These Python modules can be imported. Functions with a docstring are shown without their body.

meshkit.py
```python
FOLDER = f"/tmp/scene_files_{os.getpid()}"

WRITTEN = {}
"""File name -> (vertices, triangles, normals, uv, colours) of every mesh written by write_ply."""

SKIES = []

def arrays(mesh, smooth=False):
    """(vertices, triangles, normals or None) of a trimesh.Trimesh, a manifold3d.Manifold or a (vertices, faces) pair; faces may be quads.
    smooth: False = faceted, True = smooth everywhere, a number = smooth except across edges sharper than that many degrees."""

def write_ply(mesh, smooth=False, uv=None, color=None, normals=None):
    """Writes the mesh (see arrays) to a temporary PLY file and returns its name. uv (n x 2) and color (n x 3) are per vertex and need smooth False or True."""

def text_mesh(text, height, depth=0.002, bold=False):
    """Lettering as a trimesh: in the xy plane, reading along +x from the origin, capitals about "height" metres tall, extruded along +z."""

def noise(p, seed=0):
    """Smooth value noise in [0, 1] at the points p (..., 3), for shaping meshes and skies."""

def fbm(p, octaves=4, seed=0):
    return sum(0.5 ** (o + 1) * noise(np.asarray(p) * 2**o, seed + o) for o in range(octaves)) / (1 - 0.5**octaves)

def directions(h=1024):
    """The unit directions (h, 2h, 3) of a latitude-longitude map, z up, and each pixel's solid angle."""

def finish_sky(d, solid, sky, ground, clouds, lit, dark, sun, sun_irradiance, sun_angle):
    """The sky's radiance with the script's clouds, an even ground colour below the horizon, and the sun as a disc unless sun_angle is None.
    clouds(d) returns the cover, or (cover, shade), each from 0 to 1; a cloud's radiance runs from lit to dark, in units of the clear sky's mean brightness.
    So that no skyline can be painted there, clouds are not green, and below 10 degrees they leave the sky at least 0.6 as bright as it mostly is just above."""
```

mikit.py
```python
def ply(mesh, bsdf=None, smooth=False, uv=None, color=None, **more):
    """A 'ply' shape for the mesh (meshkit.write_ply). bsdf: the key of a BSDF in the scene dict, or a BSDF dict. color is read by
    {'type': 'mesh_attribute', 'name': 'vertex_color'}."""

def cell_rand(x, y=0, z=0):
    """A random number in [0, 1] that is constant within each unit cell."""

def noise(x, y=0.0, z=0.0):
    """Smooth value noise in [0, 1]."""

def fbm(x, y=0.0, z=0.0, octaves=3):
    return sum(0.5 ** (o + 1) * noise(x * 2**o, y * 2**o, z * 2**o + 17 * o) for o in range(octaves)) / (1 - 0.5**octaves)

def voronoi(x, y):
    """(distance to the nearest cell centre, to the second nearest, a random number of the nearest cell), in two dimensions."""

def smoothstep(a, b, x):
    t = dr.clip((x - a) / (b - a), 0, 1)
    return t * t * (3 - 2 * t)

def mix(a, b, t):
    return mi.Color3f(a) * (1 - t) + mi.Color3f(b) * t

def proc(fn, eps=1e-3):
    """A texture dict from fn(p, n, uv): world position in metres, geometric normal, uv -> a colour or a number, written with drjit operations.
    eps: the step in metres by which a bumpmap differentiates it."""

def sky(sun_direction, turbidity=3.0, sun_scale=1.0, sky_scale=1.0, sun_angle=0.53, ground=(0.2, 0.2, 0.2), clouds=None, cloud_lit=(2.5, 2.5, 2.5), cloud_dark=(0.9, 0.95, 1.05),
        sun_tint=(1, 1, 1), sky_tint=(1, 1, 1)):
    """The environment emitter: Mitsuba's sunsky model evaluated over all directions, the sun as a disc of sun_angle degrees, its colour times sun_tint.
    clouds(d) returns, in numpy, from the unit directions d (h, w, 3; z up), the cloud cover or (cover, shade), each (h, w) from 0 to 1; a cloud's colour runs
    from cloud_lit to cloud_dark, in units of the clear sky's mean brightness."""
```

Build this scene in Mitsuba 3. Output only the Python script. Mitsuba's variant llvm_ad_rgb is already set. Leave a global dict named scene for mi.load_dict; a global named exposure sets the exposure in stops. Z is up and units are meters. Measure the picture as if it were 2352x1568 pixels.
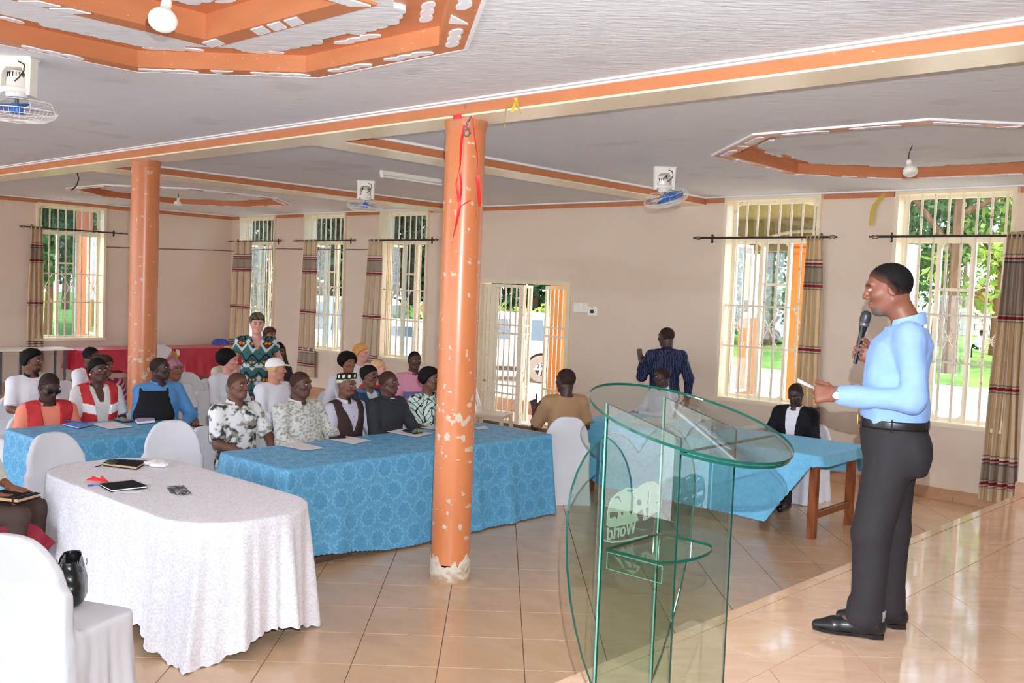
import math, random
import numpy as np, trimesh, shapely
import shapely.geometry as sg
import mitsuba as mi, drjit as dr
import mikit, meshkit
from mikit import proc, noise, fbm, voronoi, cell_rand, smoothstep, mix

T = mi.ScalarTransform4f
rng = np.random.default_rng(7)
scene, labels, count = {}, {}, {}

# ---------------------------------------------------------------- camera, sky, the photographer's flash, exposure
EYE = np.array([0, 0, 2.1])
FOCAL, YAW, PITCH, ROLL = 2210.76, -.7347, -.0548, .0394
fw = np.array([math.sin(YAW)*math.cos(PITCH), math.cos(YAW)*math.cos(PITCH), math.sin(PITCH)])
r0 = np.array([math.cos(YAW), -math.sin(YAW), 0]); u0 = np.cross(r0, fw)
rt = r0*math.cos(ROLL)+u0*math.sin(ROLL); up = -r0*math.sin(ROLL)+u0*math.cos(ROLL)
scene['camera'] = {'type': 'perspective', 'fov': math.degrees(2*math.atan(1176/FOCAL)), 'fov_axis': 'x', 'near_clip': .05, 'far_clip': 400.,
                   'to_world': T().look_at(origin=EYE.tolist(), target=(EYE+fw).tolist(), up=up.tolist())}
def clouds(d):
    n = meshkit.fbm(d*3.0, 4, 5)
    return np.clip(.75+.6*(n-.5), 0, 1), np.clip(.9*(n-.35), 0, 1)
scene['sky'] = mikit.sky([.25, -.3, .9], turbidity=4, sun_scale=.35, sky_scale=1.0, ground=(.62, .61, .60), clouds=clouds, cloud_lit=(2.1, 2.3, 2.6), cloud_dark=(1.3, 1.32, 1.36), sky_tint=(.88, 1.03, 1.14))
FL = EYE+up*.20+rt*.05+fw*.05
scene['flash'] = {'type': 'spot', 'intensity': {'type': 'rgb', 'value': [7.0, 7.5, 8.0]}, 'cutoff_angle': 62., 'beam_width': 14.,
                  'to_world': T().look_at(origin=FL.tolist(), target=(FL+fw+up*.13+rt*.08).tolist(), up=up.tolist())}
exposure = 4.0

# ---------------------------------------------------------------- helpers
def lin(r, g=None, b=None):
    if g is None: g = b = r
    return [(((v/255)+.055)/1.055)**2.4 if v > 10.3 else v/255/12.92 for v in (r, g, b)]
def rgb(*a): return {'type': 'rgb', 'value': lin(*a)}
def ray(px, py): return fw+rt*(px-1176)/FOCAL-up*(py-784)/FOCAL
def atz(px, py, z): d = ray(px, py); return EYE+d*(z-2.1)/d[2]
def aty(px, py, y): d = ray(px, py); return EYE+d*y/d[1]
def atx(px, py, x): d = ray(px, py); return EYE+d*x/d[0]
def in_view(p, margin=60):
    q = np.asarray(p, float)-EYE; z = q@fw
    if z < .2: return False
    x, y = 1176+FOCAL*(q@rt)/z, 784-FOCAL*(q@up)/z
    return -margin < x < 2352+margin and -margin < y < 1568+margin
def num(name):
    n = count.get(name, 0); count[name] = n+1
    return name if n == 0 else f'{name}_{n:03d}'
def thing(name, label, cat, group=None, kind=None):
    k = num(name); labels[k] = {'label': label, 'category': cat}
    if group: labels[k]['group'] = group
    if kind: labels[k]['kind'] = kind
    return k
def shp(mesh, bsdf, smooth=False, to=None, color=None, uv=None):
    d = mikit.ply(mesh, 'mat_'+bsdf, smooth=smooth, color=color, uv=uv)
    if to is not None: d['to_world'] = to
    return d
def part(parent, name, mesh, bsdf=None, smooth=False, to=None, color=None, uv=None, label=None, kind=None):
    k = num(parent+'__'+name)
    scene[k] = mesh if isinstance(mesh, dict) and 'type' in mesh else shp(mesh, bsdf, smooth, None, color, uv)
    if to is not None: scene[k] = {**scene[k], 'to_world': to}
    if label or kind: labels[k] = {a: b for a, b in (('label', label), ('kind', kind)) if b}
    return k
def solo(name, mesh, bsdf, label, cat, group=None, smooth=False, to=None, color=None, uv=None, kind=None):
    k = thing(name, label, cat, group, kind)
    scene[k] = mesh if isinstance(mesh, dict) and 'type' in mesh else shp(mesh, bsdf, smooth, None, color, uv)
    if to is not None: scene[k] = {**scene[k], 'to_world': to}
    return k
def struct(name, mesh, bsdf, smooth=False, label=None, color=None, uv=None):
    scene[name] = shp(mesh, bsdf, smooth, None, color, uv); labels[name] = {'kind': 'structure'}
    if label: labels[name]['label'] = label
    return name
TM = trimesh.Trimesh
def cat(ms): return trimesh.util.concatenate([m for m in ms if m is not None])
def hull(p): return trimesh.convex.convex_hull(np.asarray(p, float))
def box(x0, x1, y0, y1, z0, z1, b=0):
    if x0 > x1: x0, x1 = x1, x0
    if y0 > y1: y0, y1 = y1, y0
    if z0 > z1: z0, z1 = z1, z0
    if b <= 0:
        m = trimesh.creation.box([x1-x0, y1-y0, z1-z0]); m.apply_translation([(x0+x1)/2, (y0+y1)/2, (z0+z1)/2]); return m
    P = []
    for x, sx in ((x0, 1), (x1, -1)):
        for y, sy in ((y0, 1), (y1, -1)):
            for z, sz in ((z0, 1), (z1, -1)):
                P += [(x, y+sy*b, z+sz*b), (x+sx*b, y, z+sz*b), (x+sx*b, y+sy*b, z)]
    return hull(P)
def frame3(d, hint=(0, 0, 1)):
    d = np.asarray(d, float); d = d/np.linalg.norm(d); h = np.asarray(hint, float)
    if abs(d@h)/np.linalg.norm(h) > .98: h = np.array([1., 0, 0]) if abs(d[0]) < .9 else np.array([0, 1., 0])
    a = np.cross(h, d); a /= np.linalg.norm(a); return a, np.cross(d, a), d
def bar(p, q, w, h, hint=(0, 0, 1), b=0):
    p, q = np.asarray(p, float), np.asarray(q, float); L = np.linalg.norm(q-p); a, c, d = frame3(q-p, hint)
    m = box(-w/2, w/2, -h/2, h/2, 0, L, b); M = np.eye(4); M[:3, 0], M[:3, 1], M[:3, 2], M[:3, 3] = a, c, d, p
    m.apply_transform(M); return m
def tube(P, r, n=8, caps=True, closed=False):
    P = np.asarray(P, float); m = len(P); r = np.broadcast_to(r, (m,)).astype(float)
    t = np.gradient(P, axis=0) if not closed else np.roll(P, -1, 0)-np.roll(P, 1, 0)
    t /= np.linalg.norm(t, axis=1, keepdims=True)+1e-12
    a = frame3(t[0])[0]; V = []
    for i in range(m):
        a = a-t[i]*(a@t[i]); a /= np.linalg.norm(a)+1e-12; b = np.cross(t[i], a); ang = np.arange(n)*2*np.pi/n
        V.append(P[i]+r[i]*(np.cos(ang)[:, None]*a+np.sin(ang)[:, None]*b))
    V = np.vstack(V); F = []
    for i in range(m if closed else m-1):
        j = (i+1) % m
        for k in range(n):
            l = (k+1) % n; F += [(i*n+k, i*n+l, j*n+l), (i*n+k, j*n+l, j*n+k)]
    if caps and not closed:
        V = np.vstack([V, P[0], P[-1]]); c0, c1 = m*n, m*n+1
        for k in range(n):
            l = (k+1) % n; F += [(c0, l, k), (c1, (m-1)*n+k, (m-1)*n+l)]
    return TM(V, F, process=False)
def lathe(prof, n=24):
    prof = np.asarray(prof, float); ang = np.arange(n)*2*np.pi/n; m = len(prof)
    V = np.stack([prof[:, 0][:, None]*np.cos(ang), prof[:, 0][:, None]*np.sin(ang), np.repeat(prof[:, 1][:, None], n, 1)], -1).reshape(-1, 3); F = []
    for i in range(m-1):
        for k in range(n):
            l = (k+1) % n; F += [(i*n+k, i*n+l, (i+1)*n+l), (i*n+k, (i+1)*n+l, (i+1)*n+k)]
    return TM(V, F, process=False)
def prism(poly, z0, z1):
    if not isinstance(poly, sg.base.BaseGeometry): poly = sg.Polygon(poly)
    gs = getattr(poly, 'geoms', [poly]); out = []
    for g in gs:
        if g.area < 1e-9: continue
        m = trimesh.creation.extrude_polygon(g, z1-z0, engine='earcut'); m.apply_translation([0, 0, z0]); out.append(m)
    return cat(out)
def xf(m, M):
    m = m.copy(); m.apply_transform(M); return m
def mat(x=None, y=None, z=None, o=(0, 0, 0)):
    M = np.eye(4)
    if x is not None: M[:3, 0] = x
    if y is not None: M[:3, 1] = y
    if z is not None: M[:3, 2] = z
    M[:3, 3] = o; return M
def rotz(a, o=(0, 0, 0)):
    c, s = math.cos(a), math.sin(a); return mat((c, s, 0), (-s, c, 0), (0, 0, 1), o)
def TW(M): return T(np.asarray(M, float).tolist()) if not isinstance(M, T) else M
def prism_xz(poly, y0, y1):      # polygon in (x, z), thickness along y
    m = prism(poly, 0, 1); v = m.vertices.copy(); m.vertices = np.stack([v[:, 0], y0+(y1-y0)*v[:, 2], v[:, 1]], -1)
    if y1 > y0: m.invert()
    return m
def prism_yz(poly, x0, x1):
    m = prism(poly, 0, 1); v = m.vertices.copy(); m.vertices = np.stack([x0+(x1-x0)*v[:, 2], v[:, 0], v[:, 1]], -1)
    if x1 < x0: m.invert()
    return m
def grid(fn, nu, nv, u0=0, u1=1, v0=0, v1=1):
    U, V = np.meshgrid(np.linspace(u0, u1, nu), np.linspace(v0, v1, nv), indexing='ij')
    P = np.asarray(fn(U, V)); P = np.stack(list(P), -1).reshape(-1, 3) if P.shape[0] == 3 else P.reshape(-1, 3)
    i, j = np.meshgrid(np.arange(nu-1), np.arange(nv-1), indexing='ij'); a = (i*nv+j).ravel()
    F = np.vstack([np.stack([a, a+nv, a+nv+1], 1), np.stack([a, a+nv+1, a+1], 1)])
    return TM(P, F, process=False), np.stack([U.ravel(), V.ravel()], 1)
def rrect(x0, x1, y0, y1, r, n=6):
    P = []
    for cx, cy, a in ((x1-r, y1-r, 0), (x0+r, y1-r, 90), (x0+r, y0+r, 180), (x1-r, y0+r, 270)):
        for k in range(n+1):
            t = math.radians(a+90*k/n); P.append((cx+r*math.cos(t), cy+r*math.sin(t)))
    return P
def icos(c, r, sub=2):  # noqa
    m = trimesh.creation.icosphere(sub); m.vertices = m.vertices*np.asarray(r)+np.asarray(c); return m

# ---------------------------------------------------------------- materials
def M(name, d): scene['mat_'+name] = d; return name
def plastic(name, col, rough=.3, spec=.5, **k):
    return M(name, {'type': 'twosided', 'bsdf': {'type': 'principled', 'base_color': col if isinstance(col, dict) else {'type': 'rgb', 'value': col}, 'roughness': rough, 'specular': spec, **k}})
def two(name, d): return M(name, {'type': 'twosided', 'bsdf': d})
def matte(name, col): return two(name, {'type': 'diffuse', 'reflectance': col if isinstance(col, dict) else {'type': 'rgb', 'value': col}})
def pr(col, rough=.5, spec=.4, **k): return {'type': 'principled', 'base_color': col, 'roughness': rough, 'specular': spec, **k}

def f_wall(p, n, uv):
    g = fbm(p.x*1.3+p.y*.7, p.y*1.3, p.z*1.1, 4); s = smoothstep(.55, .8, fbm(p.x*.6+9, p.y*.6, p.z*2.2, 3))
    low = smoothstep(1.3, .2, p.z)*smoothstep(.42, .7, fbm(p.x*2.1, p.y*2.1+4, p.z*.9, 4))
    return mix(mix(lin(230, 212, 194), lin(221, 201, 182), g), lin(205, 178, 154), .25*s+.3*low)
M('wall_paint', {'type': 'bumpmap', 'bsdf': {'type': 'diffuse', 'reflectance': proc(f_wall)}, 'arbitrary': proc(lambda p, n, uv: fbm(p.x*40+p.y*40, p.y*9, p.z*40, 3), eps=4e-3), 'scale': .004})
def f_ceil(p, n, uv):
    a = fbm(p.x*6+p.y*5, p.y*30-p.x*24, 0, 4); b = fbm(p.x*.8, p.y*.8, 3, 3); m = smoothstep(.66, .8, fbm(p.x*2.4+30, p.y*2.4, 7, 4))
    return mix(mix(lin(238, 239, 241), lin(226, 226, 228), .6*a+.4*b), lin(172, 164, 160), .18*m)
M('ceiling_paint', {'type': 'bumpmap', 'bsdf': {'type': 'diffuse', 'reflectance': proc(f_ceil)}, 'arbitrary': proc(lambda p, n, uv: fbm(p.x*10+p.y*8, p.y*42-p.x*36, 0, 3), eps=5e-3), 'scale': .0035})
def f_org(p, n, uv):
    g = fbm(p.x*5, p.y*5, p.z*14, 4); k = smoothstep(.9, .93, noise(p.x*60, p.y*60, p.z*60))
    return mix(mix(lin(198, 128, 88), lin(182, 112, 72), g), lin(226, 190, 160), .5*k)
two('orange_paint', pr(proc(f_org), .42, .35))
two('cream_gloss', pr(rgb(228, 214, 186), .3, .5))
two('cream_steel', pr(proc(lambda p, n, uv: mix(lin(232, 220, 196), lin(168, 128, 92), smoothstep(.70, .82, fbm(p.x*17, p.y*17, p.z*17, 4)))), .4, .4))
matte('white_plaster', lin(238, 237, 240))
def f_floor(p, n, uv):
    q = cell_rand(dr.floor(p.x*1.6+p.y*1.9), dr.floor(p.y*1.7-p.x*1.4)); g = fbm(p.x*3, p.y*9, 1, 4); s = fbm(p.x*22, p.y*22, 2, 3)
    return mix(mix(lin(205, 174, 142), lin(190, 154, 120), .65*g+.35*s), lin(170, 134, 100), .25*q*g+.35*smoothstep(.62, .8, fbm(p.x*1.1, p.y*1.1, 5, 4)))
plastic('floor_tile', proc(f_floor), .22, .5)
def f_stage(p, n, uv):
    x, y = p.x+p.y, p.y-p.x; g = fbm(x*5, y*14, 1, 5); v = smoothstep(.52, .7, fbm(x*4+3, y*11, 8, 5))
    return mix(mix(lin(228, 194, 168), lin(214, 174, 144), g), lin(206, 164, 134), .35*v)
plastic('stage_tile', proc(f_stage), .07, .7)
matte('grout', lin(122, 100, 80))
plastic('skirting_tile', proc(lambda p, n, uv: mix(lin(196, 152, 118), lin(176, 130, 96), fbm(p.x*6+p.y*6, p.z*18, 2, 4))), .3, .5)
two('vc', pr({'type': 'mesh_attribute', 'name': 'vertex_color'}, .75, .2))
two('vc_skin', pr({'type': 'mesh_attribute', 'name': 'vertex_color'}, .48, .4))
two('vc_gloss', pr({'type': 'mesh_attribute', 'name': 'vertex_color'}, .25, .5))
def f_white(p, n, uv):
    return mix(lin(222, 220, 224), lin(200, 197, 203), smoothstep(.42, .64, fbm(p.x*120, p.y*120, p.z*90, 3))*.7)
two('white_damask', {'type': 'bumpmap', 'bsdf': pr(proc(f_white), .6, .3, sheen=.3), 'arbitrary': proc(lambda p, n, uv: fbm(p.x*70, p.y*70, p.z*70, 2), eps=3e-3), 'scale': .003})
two('white_cloth', {'type': 'diffuse', 'reflectance': rgb(216, 215, 220)})
def rosette(uv, s):
    x, y = uv.x*s, uv.y*s; x = x+.5*(dr.floor(y)-2*dr.floor(dr.floor(y)/2)); cx, cy = x-dr.floor(x)-.5, y-dr.floor(y)-.5
    d = dr.sqrt(cx*cx+cy*cy); a = dr.atan2(cy, cx); pet = .33+.045*dr.cos(a*11)
    body = smoothstep(pet+.02, pet-.02, d)
    halo = smoothstep(pet+.02, pet+.04, d)*smoothstep(pet+.15, pet+.06, d)
    ring = .5+.5*dr.cos(d*62)
    return body, halo, ring*body
def blue(dark, light):
    def f(p, n, uv):
        b, h, r = rosette(uv, 5.6); m = fbm(p.x*26, p.y*26, p.z*26, 3); fine = fbm(uv.x*70, uv.y*70, 1, 2)
        c = mix(dark, light, dr.clip(.42+.42*h*smoothstep(.3, .6, m+.15)-.16*b+.10*r+.35*(fine-.5)+.3*(m-.5), 0, 1)); return c
    return f
two('blue_damask', pr(proc(blue(lin(60, 134, 178), lin(118, 182, 214))), .45, .4, sheen=.3))
two('blue_plain', pr(proc(lambda p, n, uv: mix(lin(98, 180, 222), lin(134, 200, 232), fbm(uv.x*46, uv.y*46, 1, 4))), .6, .3))
two('red_satin', pr(proc(lambda p, n, uv: mix(lin(160, 20, 44), lin(196, 36, 66), fbm(p.x*3, p.y*3, p.z*2, 3))), .3, .6, sheen=.5))
M('pane_glass', {'type': 'thindielectric', 'specular_transmittance': rgb(214, 226, 230)})
M('blue_glass', {'type': 'thindielectric', 'specular_transmittance': rgb(150, 178, 194)})
M('lectern_glass', {'type': 'thindielectric', 'specular_transmittance': rgb(222, 238, 230)})
two('glass_edge', pr(rgb(16, 66, 56), .15, .4))
two('glass_edge_bright', pr(rgb(104, 160, 146), .1, .6))
two('frosted', pr(rgb(150, 156, 142), .6, .3))
plastic('white_enamel', rgb(236, 232, 222), .3, .5)
two('white_plastic', pr(rgb(240, 237, 230), .3, .5))
two('fan_blue', pr(rgb(42, 110, 190), .25, .6))
two('dark_metal', pr(rgb(62, 50, 44), .4, .5, metallic=.5))
two('grey_metal', pr(rgb(112, 110, 112), .4, .5, metallic=.6))
two('steel', pr(rgb(170, 170, 174), .25, .6, metallic=.9))
two('gold', pr(rgb(206, 168, 74), .25, .6, metallic=.8))
two('gold_ribbon', pr(rgb(196, 170, 60), .3, .6))
two('red_ribbon', pr(rgb(226, 44, 50), .3, .6))
two('black_leather', pr(rgb(26, 26, 28), .28, .5))
two('black_cloth', pr(rgb(30, 29, 33), .85, .2))
two('black_gloss', pr(rgb(22, 22, 24), .15, .6))
two('paper', {'type': 'diffuse', 'reflectance': rgb(236, 228, 230)})
two('white_paper', {'type': 'diffuse', 'reflectance': rgb(244, 243, 246)})
two('ink', {'type': 'diffuse', 'reflectance': rgb(92, 92, 96)})
def f_wood(p, n, uv):
    g = fbm(p.x*20, p.y*20, p.z*4, 4); return mix(lin(150, 82, 40), lin(112, 56, 26), dr.clip(g+.3*dr.sin(p.x*60+p.z*14+8*g), 0, 1))
two('brown_wood', pr(proc(f_wood), .35, .5))
two('dark_wood', pr(rgb(92, 68, 54), .5, .4))
two('grey_steel', pr(rgb(92, 90, 96), .45, .5))
two('tan_rust', pr(rgb(124, 104, 92), .6, .3))
two('navy_plastic', pr(rgb(40, 60, 160), .3, .5))
two('cream_plastic', pr(rgb(222, 204, 184), .22, .6))
two('lens', pr(rgb(24, 22, 26), .05, .8))
two('mic_grille', pr(proc(lambda p, n, uv: mix(lin(84, 84, 88), lin(44, 44, 48), smoothstep(.3, .6, noise(p.x*900, p.y*900, p.z*900)))), .4, .5, metallic=.4))
two('tan_pages', {'type': 'diffuse', 'reflectance': rgb(206, 170, 130)}); two('dark_green', pr(rgb(44, 52, 38), .4, .5)); two('blue_barrel', pr(rgb(110, 130, 170), .3, .5)); two('exercise_blue', pr(rgb(96, 128, 178), .5, .4)); two('lilac_cover', pr(rgb(170, 156, 176), .6, .3))
two('burgundy', pr(rgb(124, 24, 40), .7, .3)); two('lining', pr(rgb(130, 120, 110), .7, .3)); two('navy_chair', pr(rgb(52, 92, 200), .3, .5)); two('rose', pr(rgb(176, 110, 104), .6, .3))
# ---------------------------------------------------------------- the hall: floor, stage, walls, ceiling
XL, YB, ZC = -17.64, 10.82, 3.36
struct('floor', box(XL-.2, 2.6, -2.2, YB+.2, -.12, -.003), 'grout')
TA, TS = .7478, .478; e1 = np.array([math.cos(TA), math.sin(TA)]); e2 = np.array([-e1[1], e1[0]]); TO = np.array([-3.741, 4.296])*1.16667
room = sg.box(XL, -2.1, -2.52, YB)
tile_ply = shp(box(-TS/2+.0025, TS/2-.0025, -TS/2+.0025, TS/2-.0025, -.008, 0, .002), 'floor_tile')
cand = []
for i in range(-45, 45):
    for j in range(-45, 45):
        c = TO+e1*(i+.5)*TS+e2*(j+.5)*TS
        if room.contains(sg.Point(c)) or room.distance(sg.Point(c)) < .3:
            if in_view([c[0], c[1], 0], 90) and math.hypot(*c) < 24: cand.append((math.hypot(*c), c))
cand.sort(key=lambda q: q[0]); far = []; nt = 0
for d, c in cand:
    sq = sg.Polygon([c+e1*a*(TS/2-.0025)+e2*b*(TS/2-.0025) for a, b in ((-1, -1), (1, -1), (1, 1), (-1, 1))])
    if room.contains(sq): to, m = rotz(TA, (c[0], c[1], 0)), None
    else:
        q = sq.intersection(room)
        if q.is_empty or q.area < 1e-3: continue
        to, m = None, prism(q, -.008, 0)
    if nt < 300:
        nt += 1
        part('floor', 'tile', tile_ply if m is None else m, None if m is None else 'floor_tile', to=None if to is None else TW(to))
    else: far.append(m if m is not None else xf(box(-TS/2+.0025, TS/2-.0025, -TS/2+.0025, TS/2-.0025, -.008, 0), to))
if far: part('floor', 'far_tile', cat(far), 'floor_tile', kind='stuff')

edge = lambda y, o=0: -2.50+.028*y+o
struct('floor_stage', prism([(edge(-2, .01), -2), (edge(9, .01), 9), (2.6, 9), (2.6, -2)], 0, .488), 'grout', label='raised platform tiled in pinkish beige')
def poly_tile(parent, name, P, bs, z0=.488, z1=.5, g=.002):
    q = sg.Polygon(P).buffer(-g, join_style=2) if not isinstance(P, sg.base.BaseGeometry) else P.buffer(-g, join_style=2)
    if q.is_empty or q.area < 4e-4: return
    part(parent, name, prism(q, z0, z1), bs)
ys = [3.91+.469*k for k in range(-8, 12)]
for a, b in zip(ys[:-1], ys[1:]):
    b = min(b, 9.0)
    if b <= a: continue
    if not (in_view([-2.3, a, .5], 200) or in_view([-2.1, b, .5], 200)): continue
    poly_tile('floor_stage', 'nosing', [(edge(a), a), (edge(a, .075), a), (edge(b, .075), b), (edge(b), b)], 'stage_tile', .475)
    poly_tile('floor_stage', 'riser_tile', [(edge(a, -.004), a), (edge(a, .01), a), (edge(b, .01), b), (edge(b, -.004), b)], 'stage_tile', 0, .474, .0015)
    poly_tile('floor_stage', 'border_tile', [(edge(a, .078), a), (edge(a, .52), a), (edge(b, .52), b), (edge(b, .078), b)], 'stage_tile')
inner = sg.Polygon([(edge(-1.9, .52), -1.9), (edge(9, .52), 9), (2.6, 9), (2.6, -1.9)])
for i in range(-20, 26):
    for j in range(-20, 26):
        s0, t0 = 2.595+.65*i, 5.926+.655*j
        P = [((s-t)/2, (s+t)/2) for s, t in ((s0, t0), (s0+.65, t0), (s0+.65, t0+.655), (s0, t0+.655))]
        c = np.mean(P, 0)
        if in_view([c[0], c[1], .5], 130) and abs(c[1]) < 10:
            q = sg.Polygon(P).intersection(inner)
            if not q.is_empty: poly_tile('floor_stage', 'tile', q, 'stage_tile')

WZ0, WZ1 = .835, 3.315
WIN = [(-17.27, -16.08), (-15.08, -13.89), (-12.88, -11.72), (-6.20, -4.99), (-4.07, -2.89)]
W1Y = (6.97, 8.15); DOOR = (-10.49, -8.70, 2.205)
poly = sg.box(XL-.25, 0, 2.6, ZC).difference(shapely.union_all([sg.box(a, WZ0, b, WZ1) for a, b in WIN]+[sg.box(DOOR[0], -.1, DOOR[1], DOOR[2])]))
struct('wall_back', prism_xz(poly, YB, YB+.25), 'wall_paint')
poly = sg.box(-2.2, 0, YB, ZC).difference(sg.box(W1Y[0], .885, W1Y[1], 3.255))
struct('wall_left', prism_yz(poly, XL, XL-.25), 'wall_paint')
struct('wall_stage', box(-2.235, 2.6, 9.0, 9.25, .0, ZC), 'wall_paint')
struct('wall_front', cat([box(-9.2, 2.8, -2.4, -2.2, 2.35, ZC)]+[box(x, x+.5, -2.4, -2.2, 0, 2.35) for x in (-17.6, -13.4, -9.2, -4.8, -1.6, 1.8)]), 'wall_paint')
struct('wall_right', box(2.6, 2.8, -2.2, 9.25, 0, ZC), 'wall_paint')

# skirting, tile by tile
struct('baseboard_back', box(XL, DOOR[0], YB-.006, YB, 0, .125), 'grout'); scene['baseboard_back_2'] = shp(box(DOOR[1], -2.3, YB-.006, YB, 0, .125), 'grout'); labels['baseboard_back_2'] = {'kind': 'structure'}
struct('baseboard_left', box(XL, XL+.006, -2, YB, 0, .125), 'grout')
x = XL
while x < -2.35:
    x1 = min(x+.478, -2.3)
    if x1 < DOOR[0]: part('baseboard_back', 'tile', box(x+.002, x1-.002, YB-.018, YB-.004, 0, .128, .003), 'skirting_tile')
    elif x > DOOR[1]-.1: part('baseboard_back_2', 'tile', box(max(x, DOOR[1])+.002, x1-.002, YB-.018, YB-.004, 0, .128, .003), 'skirting_tile')
    x += .478
for k in range(12):
    y = YB-.478*(k+1)
    if y > 3: part('baseboard_left', 'tile', box(XL+.004, XL+.018, y+.002, y+.476, 0, .128, .003), 'skirting_tile')
struct('baseboard_stage', box(-2.25, 0, 8.985, 9.0, .5, .62), 'skirting_tile')

# ceiling with three stepped octagons
def octa(c, hx, hy, ax, ay): return sg.Polygon([(c[0]+x, c[1]+y) for x, y in ((-ax, -hy), (ax, -hy), (hx, -ay), (hx, ay), (ax, hy), (-ax, hy), (-hx, ay), (-hx, -ay))])
inset = lambda p, d: p.buffer(-d, join_style=2)
OC = [(-4.31, 1.955), (-3.02, 8.30), (-14.3, 7.9)]
octs = [octa(OC[0], 1.50, 1.65, .63, .92), octa(OC[1], 1.50, 1.55, .65, .72), octa(OC[2], 1.48, 1.575, .63, .72)]
hole = shapely.union_all([inset(o, .115) for o in octs])
struct('ceiling', prism(sg.box(XL-.25, -2.6, 2.8, YB+.25).difference(hole), ZC, ZC+.03), 'ceiling_paint')
def ell(c, d, a, b, n=20):
    d = np.asarray(d)/np.linalg.norm(d); e = np.array([-d[1], d[0]])
    return sg.Polygon([np.asarray(c)+d*a*math.cos(t)+e*b*math.sin(t) for t in np.arange(n)*2*np.pi/n])
def trefoil(c, d, n=3, a=.070, b=.030):
    d = np.asarray(d)/np.linalg.norm(d); q = np.array([-d[1], d[0]]); o = (d*.97+q*.25); o /= np.linalg.norm(o)
    return shapely.union_all([ell(np.asarray(c)+d*(k-(n-1)/2)*a*1.62, o, a, b) for k in range(n)])
def diamond(c, d, a=.07, b=.045, skew=.03):
    d = np.asarray(d)/np.linalg.norm(d); q = np.array([-d[1], d[0]]); c = np.asarray(c)
    return sg.Polygon([c+d*(a-skew)+q*b, c-d*(a+skew)+q*b, c-d*(a-skew)-q*b, c+d*(a+skew)-q*b])
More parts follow.
